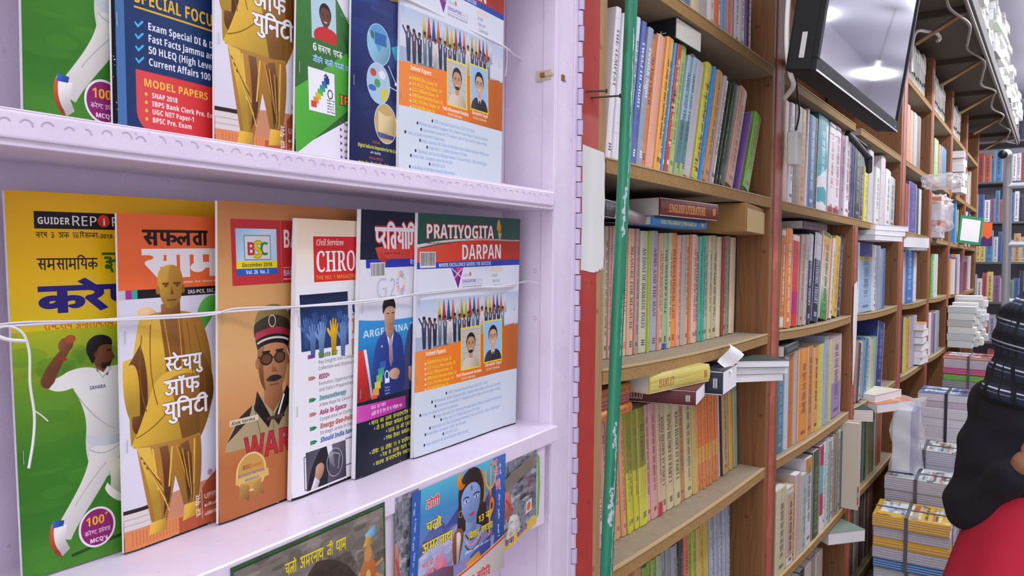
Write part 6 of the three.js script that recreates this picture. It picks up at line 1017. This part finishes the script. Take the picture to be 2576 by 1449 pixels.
// ---------------------------------------------------------------- shelves along the back wall and the far side of the aisle
{
  const t = thing('back_shelf', 'steel shelf unit full of books at the end of the aisle', 'shelf', [8.95, 0, 0.4]); for (const z of [-0.7, 0.75]) for (const x of [0, 0.35]) part('upright', box(x, x + 0.03, 0, 2.8, z, z + 0.03, 0.002), M.steel, t); for (let i = 0; i < 7; i++) part('shelf', box(-0.02, 0.38, 0.15 + i * 0.4, 0.17 + i * 0.4, -0.7, 0.78, 0.002), std('#6c6a68', 0.6, { metalness: 0.3 }), t);
  for (let i = 0; i < 7; i++) { let z = 0.4 - 0.64, k = 0; while (z < 1.0) { const w = rr(0.03, 0.07), col = PAL[Math.floor(rnd() * PAL.length)]; k++; distant(8.97, 0.1705 + i * 0.4, z + w / 2, w - 0.002, rr(0.22, 0.32), 0.16, col, '445', -Math.PI / 2); z += w; } }
  for (let u = 0; u < 5; u++) { const x = 3.4 + u * 1.1, o = thing('aisle_bookcase', `wooden bookcase on the far side of the aisle, ${NTH[u]} to the entrance`, 'bookcase', [x, 0, 1.99], 'bookcases across the aisle'); for (const a of [0, 1.06]) part('post', box(a, a + 0.04, 0, 2.4, -0.25, 0, 0.002), M.wood, o); for (let i = 0; i < 7; i++) part('shelf', box(0.04, 1.06, 0.1 + i * 0.37, 0.122 + i * 0.37, -0.25, 0, 0.002, true), M.board, o);
    for (let i = 4; i < 7; i++) { let q = x + 0.05, k = 0; while (q < x + 1.0) { const w = rr(0.03, 0.06), col = PAL[Math.floor(rnd() * PAL.length)]; k++; distant(q + w / 2, 0.1225 + i * 0.37, 1.76, w - 0.002, rr(0.22, 0.3), 0.17, col, 'ccd', Math.PI); q += w + 0.001; } } }
}
// ---------------------------------------------------------------- person at the right edge: dark checked hood, black jacket, red skirt
const cap = (p, a, b, ra, rb) => { const ab = b.clone().sub(a), t = Math.min(1, Math.max(0, p.clone().sub(a).dot(ab) / ab.lengthSq())); return p.distanceTo(a.clone().addScaledVector(ab, t)) - (ra + (rb - ra) * t); };
const smin = (a, b, k) => { const h = Math.max(k - Math.abs(a - b), 0) / k; return Math.min(a, b) - h * h * k * 0.25; };
function field(c, half, cell, f) {
  const n = Math.ceil(half * 2 / cell), mc = new MarchingCubes(n, new THREE.MeshBasicMaterial(), false, false, 400000); mc.isolation = 0; const q = V(0, 0, 0), hs = n / 2; let i = 0;
  for (let z = 0; z < n; z++) for (let y = 0; y < n; y++) for (let x = 0; x < n; x++) { q.set(c.x + (x - hs) / hs * half, c.y + (y - hs) / hs * half, c.z + (z - hs) / hs * half); mc.field[i++] = -f(q); }
  mc.update(); const g = new THREE.BufferGeometry(), p = new Float32Array(mc.positionArray.slice(0, mc.count * 3)); g.setAttribute('normal', new THREE.BufferAttribute(new Float32Array(mc.normalArray.slice(0, mc.count * 3)), 3));
  for (let k = 0; k < p.length; k += 3) { p[k] = c.x + p[k] * half; p[k + 1] = c.y + p[k + 1] * half; p[k + 2] = c.z + p[k + 2] * half; } g.setAttribute('position', new THREE.BufferAttribute(p, 3)); g.computeVertexNormals(); return g;
}
{
  const t = thing('person', 'person in a dark checked hood, black jacket and red skirt at the right edge', 'person', [2.2, 0, 0.575]);
  // local x looks away from the camera, z to the person's right
  const J = { head: V(0.01, 1.135, 0), neck: V(0, 1.03, 0), chest: V(0, 0.9, 0), belly: V(0, 0.72, 0), hip: V(0, 0.6, 0), shL: V(0, 0.975, -0.09), elL: V(-0.03, 0.705, -0.14), wrL: V(-0.135, 0.83, -0.05), shR: V(0, 0.96, 0.115), elR: V(0.02, 0.74, 0.16), wrR: V(0.12, 0.62, 0.14), hipL: V(0, 0.6, -0.06), knL: V(0.01, 0.33, -0.065), anL: V(0, 0.06, -0.065), hipR: V(0, 0.6, 0.06), knR: V(0.01, 0.33, 0.065), anR: V(0, 0.06, 0.065) };
  const skin = std('#9a6a4e', 0.6);
  const hands = [V(-0.145, 0.862, -0.03), V(0.13, 0.6, 0.14)];
  const finger = (p, base, dir, len, r) => { const m = base.clone().addScaledVector(dir, len * 0.5), e = m.clone().addScaledVector(dir, len * 0.4).add(V(0.008, -0.004, 0)); return Math.min(cap(p, base, m, r, r * 0.92), cap(p, m, e, r * 0.92, r * 0.75)); };
  const body = field(V(0.02, 0.62, 0), 0.66, 0.012, (p) => { let d = cap(p, J.neck, J.chest, 0.04, 0.085); d = smin(d, cap(p, J.chest, J.hip, 0.085, 0.09), 0.05); d = smin(d, cap(p, J.head, J.neck, 0.072, 0.04), 0.03); for (const s of ['L', 'R']) { d = smin(d, cap(p, J['sh' + s], J['el' + s], 0.034, 0.026), 0.03); d = smin(d, cap(p, J['el' + s], J['wr' + s], 0.026, 0.018), 0.01); d = smin(d, cap(p, J['hip' + s], J['kn' + s], 0.062, 0.042), 0.03); d = smin(d, cap(p, J['kn' + s], J['an' + s], 0.042, 0.026), 0.02); d = smin(d, cap(p, J['an' + s], J['an' + s].clone().add(V(0.11, -0.03, 0)), 0.026, 0.022), 0.02); } return d; });
  const handGeo = hands.map((h, i) => field(h.clone().add(V(0, 0.01, 0.02)), 0.085, 0.003, (p) => { const w = i ? J.wrR : J.wrL, dir = h.clone().sub(w).normalize(), side = V(1, 0, 0).cross(dir).normalize(); let d = smin(cap(p, w, h, 0.017, 0.02), cap(p, h, h.clone().addScaledVector(dir, 0.022), 0.02, 0.017), 0.02); for (let k = 0; k < 4; k++) d = smin(d, finger(p, h.clone().addScaledVector(dir, 0.028).addScaledVector(side, (k - 1.5) * 0.0125), dir.clone().addScaledVector(side, (k - 1.5) * 0.12), [0.03, 0.038, 0.036, 0.026][k], 0.0066), 0.004); return smin(d, finger(p, h.clone().addScaledVector(side, 0.018), dir.clone().multiplyScalar(0.6).addScaledVector(side, 0.8), 0.028, 0.0075), 0.008); }));
  const strip = (g) => { g.setAttribute('uv', new THREE.BufferAttribute(new Float32Array(g.attributes.position.count * 2), 2)); return g; };
  part('body', [body, ...handGeo].map(strip), skin, t);
  part('jacket', field(V(0, 0.83, 0), 0.3, 0.009, (p) => { let d = cap(p, V(0, 0.99, 0), V(0, 0.86, 0), 0.075, 0.118); d = smin(d, cap(p, V(0, 0.86, 0), V(0, 0.78, 0), 0.116, 0.108), 0.05); d = Math.max(d, 0.745 - p.y - 0.12 * Math.max(0, -p.z - 0.02)); for (const s of ['L', 'R']) { d = smin(d, cap(p, J['sh' + s], J['el' + s], 0.062, 0.056), 0.06); d = smin(d, cap(p, J['el' + s], J['wr' + s], 0.056, 0.034), 0.02); } d += 0.004 * Math.sin(p.y * 46 + p.z * 22) + 0.002 * Math.sin(p.y * 90 - p.z * 40); return d; }), std('#17151f', 0.95), t);
  // checked hood with a scarf round the neck
  const [pc, pg] = canvas(512, 512); pg.fillStyle = '#23283c'; pg.fillRect(0, 0, 512, 512); speckle(pg, 512, 512, 1500, ['#1c2032', '#2c3248', '#191c28'], 1, 5, 0.5); for (let i = 0; i < 4; i++) { pg.fillStyle = '#14161f'; pg.fillRect(i * 128, 0, 26, 512); pg.fillStyle = '#15171f'; pg.fillRect(0, i * 128 + 10, 512, 40); pg.fillStyle = '#c2c8d2'; pg.fillRect(0, i * 128 + 70, 512, 9); pg.fillStyle = '#707a8e'; pg.fillRect(0, i * 128 + 96, 512, 6); pg.fillStyle = '#0e1018'; pg.fillRect(i * 128 + 78, 0, 8, 512); }
  const hood = field(V(0, 1.11, 0), 0.19, 0.005, (p) => { let d = p.clone().sub(V(0.005, 1.145, 0)).divide(V(1.08, 1.02, 0.98)).length() - 0.108; d = smin(d, cap(p, V(-0.015, 1.05, -0.02), V(-0.01, 1.04, 0.05), 0.09, 0.09), 0.04); d = smin(d, cap(p, V(-0.05, 1.02, -0.075), V(-0.03, 1.0, 0.06), 0.05, 0.055), 0.02); d += 0.004 * Math.sin(p.y * 80 + p.z * 36 + p.x * 30); return Math.max(d, 0.965 - p.y, p.x - 0.1); });
  { const p = hood.attributes.position, uv = new Float32Array(p.count * 2); for (let i = 0; i < p.count; i++) { uv[2 * i] = Math.atan2(p.getZ(i), -p.getX(i)) * 0.62 + 0.1 * p.getY(i); uv[2 * i + 1] = p.getY(i) * 4.6 + p.getZ(i) * 0.9; } hood.setAttribute('uv', new THREE.BufferAttribute(uv, 2)); }
  part('checked_hood', hood, std('#ffffff', 0.9, { map: tex(pc, true, true) }), t);
  const pr = []; for (let i = 0; i <= 10; i++) { const s = i / 10; pr.push(new THREE.Vector2(0.1 + 0.17 * s ** 0.75, 0.8 - 0.5 * s)); } for (let i = 10; i >= 0; i--) { const s = i / 10; pr.push(new THREE.Vector2(0.094 + 0.17 * s ** 0.75, 0.798 - 0.496 * s)); }
  const sk = new THREE.LatheGeometry(pr, 48), sp = sk.attributes.position; for (let i = 0; i < sp.count; i++) { const a = Math.atan2(sp.getZ(i), sp.getX(i)), f = 1 + 0.05 * Math.sin(a * 9) * (0.82 - sp.getY(i)) * 1.6; sp.setX(i, sp.getX(i) * f); sp.setZ(i, sp.getZ(i) * f * 0.96); } sk.computeVertexNormals();
  const [rc, rg] = canvas(256, 256); rg.fillStyle = '#c4203c'; rg.fillRect(0, 0, 256, 256); for (let i = 0; i < 5; i++) { rg.fillStyle = '#4c1424'; rg.beginPath(); rg.ellipse(rnd() * 256, rnd() * 256, 16, 10, 0.4, 0, 7); rg.fill(); }
  part('red_skirt', sk, std('#ffffff', 0.85, { map: tex(rc) }), t);
  for (const s of [-1, 1]) part('shoe', new RoundedBoxGeometry(0.19, 0.06, 0.075, 3, 0.024).translate(0.05, 0.031, s * 0.065), M.black, t);
}
{ const t = thing('distant_books', 'many small books on the far shelves, loft and steel rack', 'books', [0, 0, 0], null, 'stuff'); part('covers', mergeGeometries(DIST.cover), FAR.m, t); part('page_blocks', mergeGeometries(DIST.pages.map((g) => (g.index ? g.toNonIndexed() : g))), M.whitePage, t); }
renderer.render(scene, camera);
